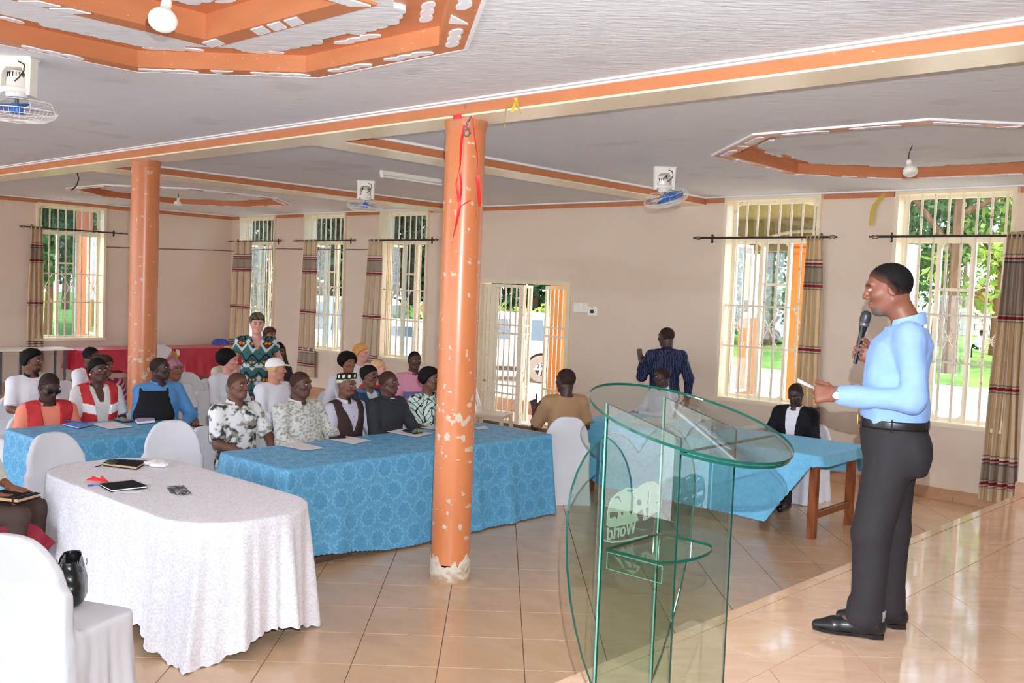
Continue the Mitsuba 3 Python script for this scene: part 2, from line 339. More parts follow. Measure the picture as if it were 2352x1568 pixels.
def tri(c, d):
    d = np.asarray(d)/np.linalg.norm(d); q = np.array([-d[1], d[0]]); c = np.asarray(c)
    return sg.Polygon([c-d*.06+q*.045, c+d*.07-q*.045, c-d*.07-q*.045])
def scallop(base):
    P = list(base.exterior.coords)[:-1]; out = [base]
    for k in range(len(P)):
        a, b = np.array(P[k]), np.array(P[(k+1) % len(P)]); L = np.linalg.norm(b-a); d = (b-a)/L
        n = max(1, int(L*.34/.095))
        for q in range(n+1):
            w = .062*(.55+.45*q/n)
            out += [ell(a+d*(.02+q*.095), d, .058, w), ell(b-d*(.02+q*.095), d, .058, w)]
        out.append(sg.Polygon([a+d*L*.36+np.array([d[1], -d[0]])*.0, b-d*L*.36, b-d*L*.36+np.array([d[1], -d[0]])*.055, a+d*L*.36+np.array([d[1], -d[0]])*.055]))
    return shapely.union_all(out).buffer(-.006).buffer(.006)
def band_marks(key, ring, off, z, pats, big):
    """inlays in the middle of a band, side by side along each edge"""
    P = list(inset(ring, off).exterior.coords)[:-1]
    for k in range(len(P)):
        a, b = np.array(P[k]), np.array(P[(k+1) % len(P)]); L = np.linalg.norm(b-a); d = (b-a)/L
        pat = pats[k % len(pats)]
        for f, what in pat:
            c = a+d*L*f
            g = {'t': lambda: trefoil(c, d), 'd2': lambda: trefoil(c, d, 2), 'r': lambda: diamond(c, d), 'r3': lambda: shapely.union_all([diamond(c+d*o, d, .055) for o in (-.15, 0, .15)]), 'v': lambda: tri(c, d)}[what]()
            for gg in getattr(g, 'geoms', [g]): part(key, {'v': 'triangle_inlay', 'r': 'diamond_inlay', 'r3': 'diamond_inlay'}.get(what, 'rosette_inlay'), prism(gg, z-.006, z+.002), 'white_plaster')
OLAB = ['large orange octagonal ceiling recess with two steps and white inlays above the near tables', 'orange octagonal ceiling recess with scalloped white edge above the speaker side of the hall', 'small looking far orange octagonal ceiling recess near the left wall']
for n, o in enumerate(octs):
    k = thing('ceiling_recess', OLAB[n], 'ceiling recess')
    i1 = inset(o, .135); zr = ZC+.085
    part(k, 'soffit_band', prism(o.difference(i1), ZC-.014, ZC+.002), 'orange_paint')
    part(k, 'edge_bead', prism(o.buffer(.022, join_style=2).difference(o), ZC-.016, ZC+.002), 'white_plaster')
    part(k, 'riser', prism(i1.buffer(.02, join_style=2).difference(i1), ZC-.008, zr+.02), 'orange_paint')
    sc = scallop(inset(i1, .24)); i2 = sg.box(OC[0][0]-.74, OC[0][1]-.98, OC[0][0]+.70, OC[0][1]+1.0) if n == 0 else None
    cap = i1.buffer(.02, join_style=2)
    if i2 is not None:
        h2 = inset(i2, .13); cap = cap.difference(h2.buffer(.03, join_style=2)); sc = sc.difference(h2.buffer(.03, join_style=2))
    part(k, 'recess_band', prism(cap, zr, zr+.02), 'orange_paint')
    part(k, 'plaster_field', prism(sc, zr-.026, zr), 'ceiling_paint')
    dens = 1
    band_marks(k, o, .068, ZC-.014, [[(.18, 't'), (.5, 'v'), (.82, 't')], [(.3, 't'), (.72, 't')]], n == 0)
    band_marks(k, i1, .075, zr, [[(.22, 't'), (.78, 'd2')], [(.5, 't')]], n == 0)
    if i2 is not None:
        z2 = zr+.10
        part(k, 'inner_soffit_band', prism(i2.difference(h2), zr-.040, zr-.024), 'orange_paint')
        part(k, 'inner_riser', prism(h2.buffer(.02, join_style=2).difference(h2), zr-.036, z2+.02), 'orange_paint')
        part(k, 'inner_band', prism(h2.buffer(.02, join_style=2), z2, z2+.02), 'orange_paint')
        part(k, 'inner_plaster_field', prism(scallop(inset(h2, .2)), z2-.026, z2), 'ceiling_paint')
        band_marks(k, i2, .065, zr-.040, [[(.03, 'r'), (.5, 'r3')], [(.03, 'r'), (.5, 'r3')]], True)
        band_marks(k, h2, .08, z2, [[(.3, 'd2'), (.7, 't')]], True)

# beams and cornice (orange sides, cream underside, white plaster bead at the ceiling)
ZB = 3.267
def wav(x0, x1, y0, y1): return box(x0, x1, y0, y1, ZC-.022, ZC+.001, .004)
struct('trim_1', box(XL, 2.6, 4.655, 4.965, ZB, ZC), 'orange_paint')
part('trim_1', 'soffit', box(XL, 2.6, 4.648, 4.972, ZB-.012, ZB+.002), 'cream_gloss')
for y in (4.625, 4.965): part('trim_1', 'plaster_bead', wav(XL, 2.6, y, y+.03), 'white_plaster')
part('trim_1', 'plaster_bead', box(XL, 2.6, 4.590, 4.626, ZC-.012, ZC+.001, .004), 'white_plaster')
for n, (a, b) in enumerate(((-6.87, -6.52), (-11.09, -10.65))):
    k = struct(f'trim_{n+2}', box(a, b, 4.965, YB, ZB, ZC), 'orange_paint')
    part(k, 'soffit', box(a-.007, b+.007, 4.965, YB, ZB-.012, ZB+.002), 'cream_gloss')
    for x in (a-.03, b): part(k, 'plaster_bead', wav(x, x+.03, 4.995, YB), 'white_plaster')
def gaps(segs, a, b):
    out, x = [], a
    for s, e in sorted(segs):
        if s > x: out.append((x, min(s, b)))
        x = max(x, e)
    if x < b: out.append((x, b))
    return out
cuts = [(a-.05, b+.05) for a, b in WIN]+[(-6.877, -6.513), (-11.097, -10.643)]
struct('trim_4', cat([box(a, b, YB-.03, YB, 3.285, ZC-.015) for a, b in gaps(cuts, XL, -2.3)]), 'orange_paint')
part('trim_4', 'plaster_bead', cat([box(a, b, YB-.075, YB-.0, ZC-.02, ZC+.001, .004) for a, b in gaps(cuts[5:], XL, -2.3)]), 'white_plaster')
struct('trim_5', cat([box(XL, XL+.03, a, b, 3.275, ZC-.015) for a, b in ((-2, 4.648), (4.972, YB))]), 'orange_paint')
part('trim_5', 'plaster_bead', cat([box(XL, XL+.06, a, b, ZC-.02, ZC+.001, .004) for a, b in ((-2, 4.6), (5.0, YB))]), 'white_plaster')

# ---------------------------------------------------------------- windows: lining, frame, panes, casements, grille
def window(n, Mx, s0, s1, z0, z1, label, left_open, right_open, top='blue_glass', chip=False):
    k = f'window_{n}'; w = s1-s0; zt = z0+(z1-z0)*.785; zm = zt+.075
    R = lambda a, b, c, d: sg.box(a, c, b, d)
    P = lambda poly, d0, d1: xf(prism_xz(poly, d0, d1), Mx)
    B = lambda a, b, d0, d1, c, d: xf(box(a, b, d0, d1, c, d), Mx)
    struct(k, P(R(s0-.03, s1+.03, z0-.03, z1+.03).difference(R(s0+.012, s1-.012, z0+.012, z1-.012)), -.05, .14), 'cream_gloss', label=label)
    part(k, 'frame', P(R(s0+.0, s1-.0, z0, z1).difference(R(s0+.045, s1-.045, z0+.045, z1-.05)), .14, .19), 'cream_steel')
    part(k, 'transom', B(s0+.04, s1-.04, .138, .192, zt, zm), 'cream_steel')
    m1, m2 = s0+.35*w, s0+.65*w
    for m in (m1, m2): part(k, 'mullion', B(m-.024, m+.024, .138, .192, z0+.04, zt), 'cream_steel')
    part(k, 'sill', B(s0-.05, s1+.05, -.07, .14, z0-.035, z0+.006), 'cream_gloss')
    def pane(a, b, c, d, r, dd, bs, nm, par=k, MM=Mx):
        q = sg.Polygon(rrect(a, b, c, d, r)); V, F = trimesh.creation.triangulate_polygon(q, engine='earcut')
        part(par, nm, xf(TM(np.stack([V[:, 0], np.full(len(V), dd), V[:, 1]], 1), F, process=False), MM), bs)
        f = R(a-.0, b+.0, c-.0, d+.0).difference(q)
        if not f.is_empty: part(par, 'corner_filler', xf(prism_xz(f, dd-.004, dd+.004), MM), 'cream_steel')
    pane(s0+.045, s1-.045, zm, z1-.05, .07, .165, top, 'top_pane')
    pane(m1+.024, m2-.024, z0+.045, zt, .08, .165, top if top == 'blue_glass' else 'pane_glass', 'middle_pane')
    part(k, 'glazing_bar', B(m1+.02, m2-.02, .155, .175, zt-.52, zt-.49), 'cream_steel')
    for side, ang in ((0, left_open), (1, right_open)):
        a, b = (s0+.05, m1-.026) if side == 0 else (m2+.026, s1-.05)
        hx = a if side == 0 else b; L = b-a; c, s = math.cos(math.radians(ang)), math.sin(math.radians(ang))
        # hinged on the outer jamb, swung outwards
        X = np.array([c, s, 0]) if side == 0 else np.array([-c, s, 0]); Yv = np.array([-s, c, 0]) if side == 0 else np.array([-s, -c, 0])
        H = mat(X, Yv, (0, 0, 1), (hx, .165, 0)); MM = Mx @ H
        q = part(k, 'casement', xf(prism_xz(R(0, L, z0+.05, zt-.005).difference(R(.035, L-.035, z0+.09, zt-.04)), -.012, .012), MM), 'cream_steel')
        V, F = trimesh.creation.triangulate_polygon(R(.03, L-.03, z0+.085, zt-.035), engine='earcut')
        part(q, 'pane', xf(TM(np.stack([V[:, 0], V[:, 0]*0, V[:, 1]], 1), F, process=False), MM), 'pane_glass')
    zr1, zr2 = z0+.655, z0+1.165
    nb = 8; xs = [s0+w*(i+.6)/(nb+.2) for i in range(nb)]
    for i, x in enumerate(xs): part(k, 'grille_bar', B(x-.0125, x+.0125, .055, .067, z0+.005, z1-.005), 'cream_steel')
    for z in (zr1, zr2): part(k, 'grille_rail', B(s0+.005, s1-.005, .045, .056, z-.011, z+.011), 'cream_steel')
    for i in (0, 3, 6):
        a, b = xs[i], xs[i+1] if i+1 < nb else s1
        a, b = a-.0, b+.0; c = (a+b)/2; h = .13
        for p, q in (((c-h, zr1), (c+h, zr2)), ((c+h, zr1), (c-h, zr2))):
            part(k, 'grille_cross', xf(bar((p[0], .06, p[1]), (q[0], .06, q[1]), .009, .012, (0, 1, 0)), Mx), 'cream_steel')
        zc = (zr1+zr2)/2
        part(k, 'grille_flower', xf(cat([bar((c-.05*math.cos(t), .05, zc-.05*math.sin(t)), (c+.05*math.cos(t), .05, zc+.05*math.sin(t)), .008, .014, (0, 1, 0)) for t in np.arange(4)*math.pi/4+.39]), Mx), 'cream_steel')
MB = mat(o=(0, YB, 0)); ML = mat((0, 1, 0), (-1, 0, 0), (0, 0, 1), (XL, 0, 0))
WL = ['window in the back wall nearest the far corner', 'second window from the far corner behind the audience', 'window just left of the orange pillar', 'window behind the man in the black suit', 'window beside the speaker at the right edge']
for n, (a, b) in enumerate(WIN):
    window(n+1, MB, a, b, WZ0, WZ1, WL[n], 82 if n != 4 else 86, 84, 'blue_glass' if n < 3 else 'pane_glass')
window(6, ML, W1Y[0], W1Y[1], .885, 3.255, 'window in the left wall', 84, 86)

# ---------------------------------------------------------------- door with a steel lattice gate
dx0, dx1, dz = DOOR
struct('door_1', prism_xz(sg.box(dx0-.03, 0, dx1+.03, dz+.03).difference(sg.box(dx0+.03, -.01, dx1-.03, dz-.03)), YB-.02, YB+.13), 'cream_gloss', label='open doorway with cream steel gate leaves')
part('door_1', 'threshold', box(dx0, dx1, YB+.10, YB+.2, -.003, .03), 'tan_rust')
def leaf(hx, hy, L, ang, sheet=0.):
    c, s = math.cos(ang), math.sin(ang); MM = mat((c, s, 0), (-s, c, 0), (0, 0, 1), (hx, hy, 0)); z1 = dz-.045
    k = part('door_1', 'gate_leaf', xf(prism_xz(sg.box(0, .03, L, z1).difference(sg.box(.045, .075, L-.045, z1-.045)), -.02, .02), MM), 'cream_steel')
    for z in (z1-.62, z1-.75, z1-1.55, z1-1.68): part(k, 'rail', xf(box(.04, L-.04, -.012, .012, z-.014, z+.014), MM), 'cream_steel')
    n = max(2, int((L-.1)/.105))
    for i in range(n):
        x = .045+(L-.09)*(i+.6)/(n+.2); part(k, 'bar', xf(box(x-.012, x+.012, -.007, .007, .07, z1-.04), MM), 'cream_steel')
    if sheet: part(k, 'sheet', xf(box(.04, .04+sheet, .008, .012, .07, z1-.04), MM), 'cream_steel')
leaf(dx0+.03, YB+.08, .74, math.radians(4), .24)
leaf(dx0+.80, YB+.10, .24, math.radians(95), .0)
leaf(dx1-.03, YB+.08, .68, math.radians(162))
# ---------------------------------------------------------------- signed-distance modelling (people, covers, bags)
def smin(a, b, k):
    if k <= 0: return np.minimum(a, b)
    h = np.maximum(k-np.abs(a-b), 0)/k; return np.minimum(a, b)-h*h*k/4
class SDF:
    def __init__(s, lo, hi, h, fine=(), hf=None):
        s.ax = []
        for k in range(3):
            c, x = [], lo[k]
            while x < hi[k]:
                c.append(x); x += hf if any(f[0][k] <= x <= f[1][k] for f in fine) else h
            s.ax.append(np.array(c+[x]))
        s.F = np.full([len(a) for a in s.ax], 9.0, np.float32); s.h = h
    def blk(s, lo, hi, pad):
        sl = []
        for k in range(3):
            i, j = np.searchsorted(s.ax[k], lo[k]-pad), np.searchsorted(s.ax[k], hi[k]+pad)
            sl.append(slice(max(i-1, 0), min(j+1, len(s.ax[k]))))
        sl = tuple(sl); return sl, (s.ax[0][sl[0]][:, None, None], s.ax[1][sl[1]][None, :, None], s.ax[2][sl[2]][None, None, :])
    def op(s, fn, lo, hi, k=.02, mode='u', pad=None):
        sl, (x, y, z) = s.blk(np.asarray(lo, float), np.asarray(hi, float), (k+3*s.h) if pad is None else pad)
        if min(q.stop-q.start for q in sl) <= 0: return s
        d = fn(x, y, z); c = s.F[sl]
        s.F[sl] = smin(c, d, k) if mode == 'u' else -smin(-c, d, k)   # 's' = subtract
        return s
    def cap(s, a, b, ra, rb=None, k=.02, mode='u'):
        a, b = np.asarray(a, float), np.asarray(b, float); rb = ra if rb is None else rb; ba = b-a; L = max(ba@ba, 1e-9)
        def fn(x, y, z):
            h = np.clip(((x-a[0])*ba[0]+(y-a[1])*ba[1]+(z-a[2])*ba[2])/L, 0, 1)
            return np.sqrt((x-a[0]-h*ba[0])**2+(y-a[1]-h*ba[1])**2+(z-a[2]-h*ba[2])**2)-(ra+(rb-ra)*h)
        r = max(ra, rb); return s.op(fn, np.minimum(a, b)-r, np.maximum(a, b)+r, k, mode)
    def ell(s, c, r, k=.02, mode='u', R=None):
        c, r = np.asarray(c, float), np.asarray(r, float); m = r.min() if False else None
        def fn(x, y, z):
            p = [x-c[0], y-c[1], z-c[2]]
            if R is not None: p = [R[0, i]*p[0]+R[1, i]*p[1]+R[2, i]*p[2] for i in range(3)]
            k0 = np.sqrt((p[0]/r[0])**2+(p[1]/r[1])**2+(p[2]/r[2])**2); k1 = np.sqrt((p[0]/r[0]**2)**2+(p[1]/r[1]**2)**2+(p[2]/r[2]**2)**2)
            return k0*(k0-1)/np.maximum(k1, 1e-6)
        q = np.full(3, r.max()) if R is not None else r
        return s.op(fn, c-q, c+q, k, mode)
    def loft(s, Z, C, RX, RY, k=.02, e=2.4, mode='u', tilt=None, grow=0):
        """stack of super-ellipses along z: centre x C(z), half depth RX, half width RY; tilt = (pivot z, angle) leans it forward"""
        Z = np.asarray(Z, float); C, RX, RY = (np.broadcast_to(np.asarray(v, float), Z.shape) for v in (C, RX, RY))
        def fn(x, y, z):
            if tilt is not None:
                ca, sa = math.cos(tilt[1]), math.sin(tilt[1]); zz = z-tilt[0]; x, z = x*ca-zz*sa, tilt[0]+x*sa+zz*ca
            zc = np.clip(z, Z[0], Z[-1]); c, rx, ry = np.interp(zc, Z, C), np.interp(zc, Z, RX)+grow, np.interp(zc, Z, RY)+grow
            q = ((np.abs(x-c)/rx)**e+(np.abs(y)/ry)**e)**(1/e); d = (q-1)*np.minimum(rx, ry)*.9
            dz = np.maximum(np.maximum(Z[0]-grow-z, z-Z[-1]-grow), 0)
            return np.where(dz > 0, np.sqrt(np.maximum(d, 0)**2+dz**2), d)
        w = max(RX.max(), RY.max())+.12+grow; pad = .25 if tilt is not None else 0
        return s.op(fn, [-w-pad+C.min(), -w, Z[0]-.1-pad], [w+pad+C.max(), w, Z[-1]+.1+pad], k, mode)
    def noise(s, amp, f, seed=0, st=(1, 1, 1)):
        sl = np.abs(s.F) < max(amp*3, 3*s.h); i, j, k = np.nonzero(sl)
        P = np.stack([s.ax[0][i]*f*st[0], s.ax[1][j]*f*st[1], s.ax[2][k]*f*st[2]], 1); s.F[sl] += amp*2*(meshkit.fbm(P, 3, seed)-.5); return s
    def mesh(s, smoothit=0):
        F = s.F; S = F < 0; n = np.array(F.shape); E = []
        idx = np.full(n-1, -1, np.int64)
        c8 = [S[a:n[0]-1+a, b:n[1]-1+b, c:n[2]-1+c] for a in (0, 1) for b in (0, 1) for c in (0, 1)]
        tot = sum(c.astype(np.int8) for c in c8); act = (tot > 0) & (tot < 8); ii = np.nonzero(act); m = len(ii[0]); idx[act] = np.arange(m)
        acc, cnt = np.zeros((m, 3)), np.zeros(m)
        co = [(a, b, c) for a in (0, 1) for b in (0, 1) for c in (0, 1)]
        for p in range(8):
            for ax in range(3):
                if co[p][ax]: continue
                q = list(co[p]); q[ax] = 1
                i0 = tuple(ii[t]+co[p][t] for t in range(3)); i1 = tuple(ii[t]+q[t] for t in range(3))
                f0, f1 = F[i0].astype(float), F[i1].astype(float); cr = (f0 < 0) != (f1 < 0); t = np.where(cr, f0/np.where(cr, f0-f1, 1), 0)
                for k in range(3):
                    x0, x1 = s.ax[k][i0[k]], s.ax[k][i1[k]]; acc[:, k] += np.where(cr, x0+(x1-x0)*t, 0)
                cnt += cr
        V = acc/np.maximum(cnt, 1)[:, None]; faces = []
        for ax in range(3):
            o, w = (ax+1) % 3, (ax+2) % 3; lo = [1, 1, 1]; lo[ax] = 0
            A = S[tuple(slice(lo[t], n[t]-1) for t in range(3))]; hi = [slice(lo[t], n[t]-1) for t in range(3)]; hi[ax] = slice(1, n[ax]); B = S[tuple(hi)]
            mm = np.nonzero(A != B)
            if not len(mm[0]): continue
            base = [mm[t]+lo[t] for t in range(3)]
            def at(do, dw):
                q = list(base); q[o] = q[o]+do; q[w] = q[w]+dw; return idx[tuple(q)]
            a, b, c, d = at(-1, -1), at(0, -1), at(0, 0), at(-1, 0); fl = A[mm]
            q = np.stack([a, b, c, d], 1); q[~fl] = q[~fl][:, ::-1]; faces.append(q)
        q = np.vstack(faces); q = q[(q >= 0).all(1)]; f = np.vstack([q[:, [0, 1, 2]], q[:, [0, 2, 3]]])
        M_ = TM(V, f, process=False)
        if smoothit:
            e = np.vstack([q[:, [0, 1]], q[:, [1, 2]], q[:, [2, 3]], q[:, [3, 0]]]); e = np.vstack([e, e[:, ::-1]])
            for _ in range(smoothit):
                A = np.zeros_like(V); np.add.at(A, e[:, 0], V[e[:, 1]]); cn = np.bincount(e[:, 0], minlength=len(V))[:, None]; V = .5*V+.5*A/np.maximum(cn, 1)
            M_.vertices = V
        return M_
def colored(m, fn):
    return np.clip(fn(np.asarray(m.vertices)), 0, 1)
def flat(m, *c): return np.tile(np.asarray(c if len(c) == 3 else c[0], float), (len(m.vertices), 1))

# ---------------------------------------------------------------- pillars
def f_pillar(p, n, uv):
    g = fbm(p.x*4, p.y*4, p.z*2.5, 4); w = smoothstep(.35, .0, dr.abs(p.z-1.12)); z2 = smoothstep(.5, .2, dr.abs(p.z-.55))
    ch = fbm(p.x*26, p.y*26, p.z*22, 3); chips = smoothstep(.735-.14*w-.03*z2, .75-.14*w-.03*z2, ch)
    ed = smoothstep(.70-.14*w, .735-.14*w, ch)
    return mix(mix(mix(lin(208, 130, 86), lin(194, 114, 70), g), lin(228, 182, 150), .35*ed), lin(196, 178, 158), chips)
two('pillar_paint', pr(proc(f_pillar), .3, .5))
two('bare_plaster', pr(proc(lambda p, n, uv: mix(lin(206, 196, 180), lin(170, 140, 114), smoothstep(.4, .75, fbm(p.x*20, p.y*20, p.z*26, 4)+.25*smoothstep(.08, 0, p.z)))), .8, .2))
PIL = [(-4.862, 4.811), (-9.493, 4.811)]
for n, (x, y) in enumerate(PIL):
    k = thing('pillar', ['chipped orange round pillar in front of the blue tablecloth in the middle', 'orange round pillar behind the man in the light blue shirt'][n], 'pillar')
    part(k, 'shaft', xf(lathe([(.14, .13), (.14, 1.2), (.14, 2.3), (.14, 3.26)], 40), mat(o=(x, y, 0))), 'pillar_paint', smooth=40)
    t = np.arange(48)*2*np.pi/48; zt = .155+.03*np.sin(3*t+1)+.02*np.sin(7*t)+.015*rng.standard_normal(48)
    V = np.vstack([np.stack([x+r*np.cos(t), y+r*np.sin(t), z], 1) for r, z in ((.150, 0*t), (.147, 0*t+.02), (.1435, zt-.004), (.139, zt))])
    F = [f for i in range(3) for q in range(48) for f in ((i*48+q, i*48+(q+1) % 48, (i+1)*48+(q+1) % 48), (i*48+q, (i+1)*48+(q+1) % 48, (i+1)*48+q))]
    part(k, 'base', TM(V, F, process=False), 'bare_plaster', label='bare plaster foot where the paint has worn off')
    part(k, 'collar', xf(lathe([(.139, 3.18), (.15, 3.235), (.15, 3.258), (.139, 3.258)], 40), mat(o=(x, y, 0))), 'orange_paint')

# ---------------------------------------------------------------- chairs under white covers
def make_cover(h=.011, seed=0):
    s = SDF((-.55, -.36, -.02), (.36, .36, .98), h)
    def skirt(x, y, z):
        f = np.clip((.45-z)/.45, 0, 1); hx, hy = .225+.030*f, .232+.036*f; cx = -.025-.02*f
        wob = .010*f*np.sin(np.arctan2(y, x-cx)*11+1)+.006*f*np.sin(np.arctan2(y, x-cx)*23)
        r = .06; qx, qy = np.abs(x-cx)-(hx-r)-wob, np.abs(y)-(hy-r)-wob; qz = np.abs(z-.215)-.215
        dxy = np.sqrt(np.maximum(qx, 0)**2+np.maximum(qy, 0)**2)+np.minimum(np.maximum(qx, qy), 0)-r
        return np.sqrt(np.maximum(dxy+.02, 0)**2+np.maximum(qz+.02, 0)**2)+np.minimum(np.maximum(dxy+.02, qz+.02), 0)-.02
    s.op(skirt, (-.32, -.32, 0), (.28, .32, .46), .01)
    def back(x, y, z):
        t = np.clip((z-.40)/.48, -.2, 1.1); cx = -.215-.15*t+.03*(y/.22)**2*np.clip(t, 0, 1); hw = .238-.022*np.clip(t, 0, 1)
        top = .895-.20*(np.abs(y)/.225)**3.2
        qx, qy, qz = np.abs(x-cx)-.017, np.abs(y)-hw+.02, np.maximum(z-top, .30-z)
        return np.sqrt(np.maximum(qx, 0)**2+np.maximum(qy, 0)**2+np.maximum(qz, 0)**2)+np.minimum(np.maximum(np.maximum(qx, qy), qz), 0)-.014
    s.op(back, (-.46, -.26, .28), (-.14, .26, .9), .05)
    def fall(x, y, z):      # the cloth falling straight behind the back
        t = np.clip(z/.6, 0, 1); cx = -.275-.0*t; hw = .262-.03*t
        return np.maximum(np.maximum(np.abs(x-cx)-.02, np.abs(y)-hw), np.maximum(z-.62, 0-z))
    s.op(fall, (-.31, -.28, 0), (-.24, .28, .62), .06)
    s.noise(.007, 9, 3, (1, 1, .45)); return s.mesh(1)
cover_ply = shp(make_cover(), 'white_cloth', smooth=True)
def covered_chair(x, y, a, label, group=None, sc=1.0):
    return solo('covered_chair', cover_ply, None, label, 'chair', group, to=TW(rotz(math.radians(a), (x, y, 0)) @ np.diag([sc, sc, sc, 1])))
covered_chair(-4.66, 2.02, 114, 'white covered chair in the left foreground with a black handbag on its seat', sc=1.0)
covered_chair(-6.86, 3.02, 8, 'white covered chair back at the left end of the white table', sc=1.0)
covered_chair(-7.0, 3.86, -20, 'white covered chair standing between the white table and the centre blue table')
covered_chair(-6.06, 7.52, 138, 'white covered chair carrying the man in the tan shirt', sc=.97)
covered_chair(-10.6, 6.12, 0, 'empty white covered chair behind the man in the light blue shirt')

# ---------------------------------------------------------------- tables and cloths
def resample(P, step):
    P = np.asarray(P, float); Q = np.vstack([P, P[:1]]); L = np.r_[0, np.cumsum(np.linalg.norm(np.diff(Q, axis=0), axis=1))]; n = int(L[-1]/step); s = np.arange(n)*L[-1]/n
    return np.stack([np.interp(s, L, Q[:, 0]), np.interp(s, L, Q[:, 1])], 1), s, L[-1]
def cloth(P, zt, hem, amp=.03, wl=.33, flare=.03, scal=.012, rows=26, step=.018, seed=1, sc_w=.045, drift=None):
    P, s, L = resample(P, step); n = len(P); t = np.roll(P, -1, 0)-np.roll(P, 1, 0); t /= np.linalg.norm(t, axis=1, keepdims=True)
    nr = np.stack([t[:, 1], -t[:, 0]], 1)
    k = np.ones(7)/7; nr = np.stack([np.convolve(np.r_[nr[-3:, i], nr[:, i], nr[:3, i]], k, 'valid') for i in (0, 1)], 1); nr /= np.linalg.norm(nr, axis=1, keepdims=True)
    c = P.mean(0); g = np.random.default_rng(seed); he = np.array([hem(x, y, ss) for (x, y), ss in zip(P, s)], float)
    am = np.array([amp(x, y, ss) if callable(amp) else amp for (x, y), ss in zip(P, s)])
    ph = 2*np.pi*s/(L/max(1, round(L/wl)))+.9*np.sin(2*np.pi*s/L*3+seed)+.6*np.sin(2*np.pi*s/L*5+2*seed)
    fold = .65*np.sin(ph)+.35*np.sin(2.3*ph+seed)
    fold = np.where(fold > 0, fold, fold*.35)
    he = he-scal*np.abs(np.sin(np.pi*s/sc_w))
    V, UV = [], []
    for f in (0, .35, .7, .93, .985):
        V.append(np.column_stack([c+(P-c)*f, np.full(n, zt)])); UV.append((c+(P-c)*f))
    dr_ = (drift if drift is not None else (lambda x, y: (0, 0)))
    D = np.array([dr_(x, y) for x, y in P])
    for j in range(rows+1):
        q = j/rows; z = zt-.004-(zt-.004-he)*q; w = q**.8
        off = .006+flare*q+am*w*fold*np.clip((zt-he)/.6, .1, 1)
        V.append(np.column_stack([P+nr*off[:, None]+D*q**1.5, z])); UV.append(np.column_stack([s, 5+zt-z]))
    V = np.vstack(V); UV = np.vstack(UV); F = []; m = len(V)//n; i = np.arange(n); i2 = (i+1) % n
    for r in range(m-1):
        a, b = r*n, (r+1)*n
        F += [np.stack([a+i, b+i, b+i2], 1), np.stack([a+i, b+i2, a+i2], 1)]
    return TM(V, np.vstack(F), process=False), UV
rectP = lambda x0, x1, y0, y1, r=.03: rrect(x0, x1, y0, y1, r, 4)
# white table
tw = thing('meeting_table', 'table with rounded ends under the white tablecloth in the left foreground', 'table')
WP = rrect(-6.80, -4.61, 2.64, 3.56, .40, 10)
part(tw, 'tabletop', prism(rrect(-6.79, -4.62, 2.65, 3.55, .39, 10), .71, .744), 'dark_wood')
for x in (-6.2, -5.05):
    part(tw, 'leg', box(x-.03, x+.03, 3.07, 3.13, .05, .71, .005), 'dark_wood'); part(tw, 'foot', box(x-.035, x+.035, 2.74, 3.46, 0, .055, .006), 'dark_wood')
part(tw, 'foot_rail', box(-6.0, -4.72, 2.98, 3.04, .0, .045, .005), 'dark_wood')
def hem_w(x, y, s):
    h = .12
    d = math.hypot(x+4.72, y-2.72); h -= .16*math.exp(-(d/.22)**2)
    d2 = math.hypot(x+4.68, y-3.5); h -= .12*math.exp(-(d2/.16)**2)
    if y < 2.7 and x < -5.2: h = min(h, .055)
    if x < -6.4: h = .03
    return max(h, .016)
m, uv = cloth(WP, .752, hem_w, drift=lambda x, y: (.10*math.exp(-((x+4.72)**2+(y-2.72)**2)/.04), -.10*math.exp(-((x+4.72)**2+(y-2.72)**2)/.04)), amp=lambda x, y, s: .030+.040*(1/(1+math.exp(-(x+5.35)*9))), wl=.25, flare=.04, scal=.016, sc_w=.05, rows=34, step=.012, seed=4)
solo('white_tablecloth', m, 'white_damask', 'white patterned tablecloth with scalloped hem over the rounded foreground table', 'tablecloth', smooth=True)
# centre blue table
def frame_desk(key, x0, x1, ylist, bs='grey_steel'):
    for y in ylist:
        for x in (x0, x1):
            part(key, 'leg', box(x-.024, x+.024, y-.024, y+.024, .045, .71, .003), bs)
            part(key, 'foot', box(x-.03, x+.03, y-.22, y+.24, 0, .05, .006), 'dark_wood')
            part(key, 'brace', bar((x, y+.02, .3), (x, y+.2, .04), .02, .03), bs)
        part(key, 'cross_rail', box(x0, x1, y-.015, y+.015, .22, .26), bs)
tc = thing('meeting_table', 'long table under the blue tablecloth behind the chipped pillar', 'table')
part(tc, 'tabletop', box(-6.60, -5.74, 4.02, 6.93, .705, .742, .004), 'dark_wood'); frame_desk(tc, -6.45, -5.79, (4.40, 6.30))
def hem_c(x, y, s):
    if y < 4.06: return np.interp(x, [-6.6, -6.35, -6.1, -5.95, -5.85, -5.76], [.60, .52, .53, .40, .22, .10])
    if x > -5.8: return np.interp(y, [4.05, 4.2, 4.5, 4.9, 6.9], [.09, .11, .09, .03, .02])
    if y > 6.9: return .06
    return .35
m, uv = cloth(rectP(-6.62, -5.72, 4.0, 6.95), .75, hem_c, amp=lambda x, y, s: .028+.07*math.exp(-((x+5.72)**2+(y-4.0)**2)/.05)+.03*math.exp(-((x+5.72)**2+(y-6.95)**2)/.03), wl=.62, flare=.035, rows=30, step=.014, seed=2, drift=lambda x, y: (.03 if x > -5.9 else 0, -.05 if y < 4.2 and x > -6 else 0))
solo('blue_tablecloth', m, 'blue_damask', 'blue damask tablecloth of the long table behind the chipped pillar', 'tablecloth', smooth=True, uv=uv)
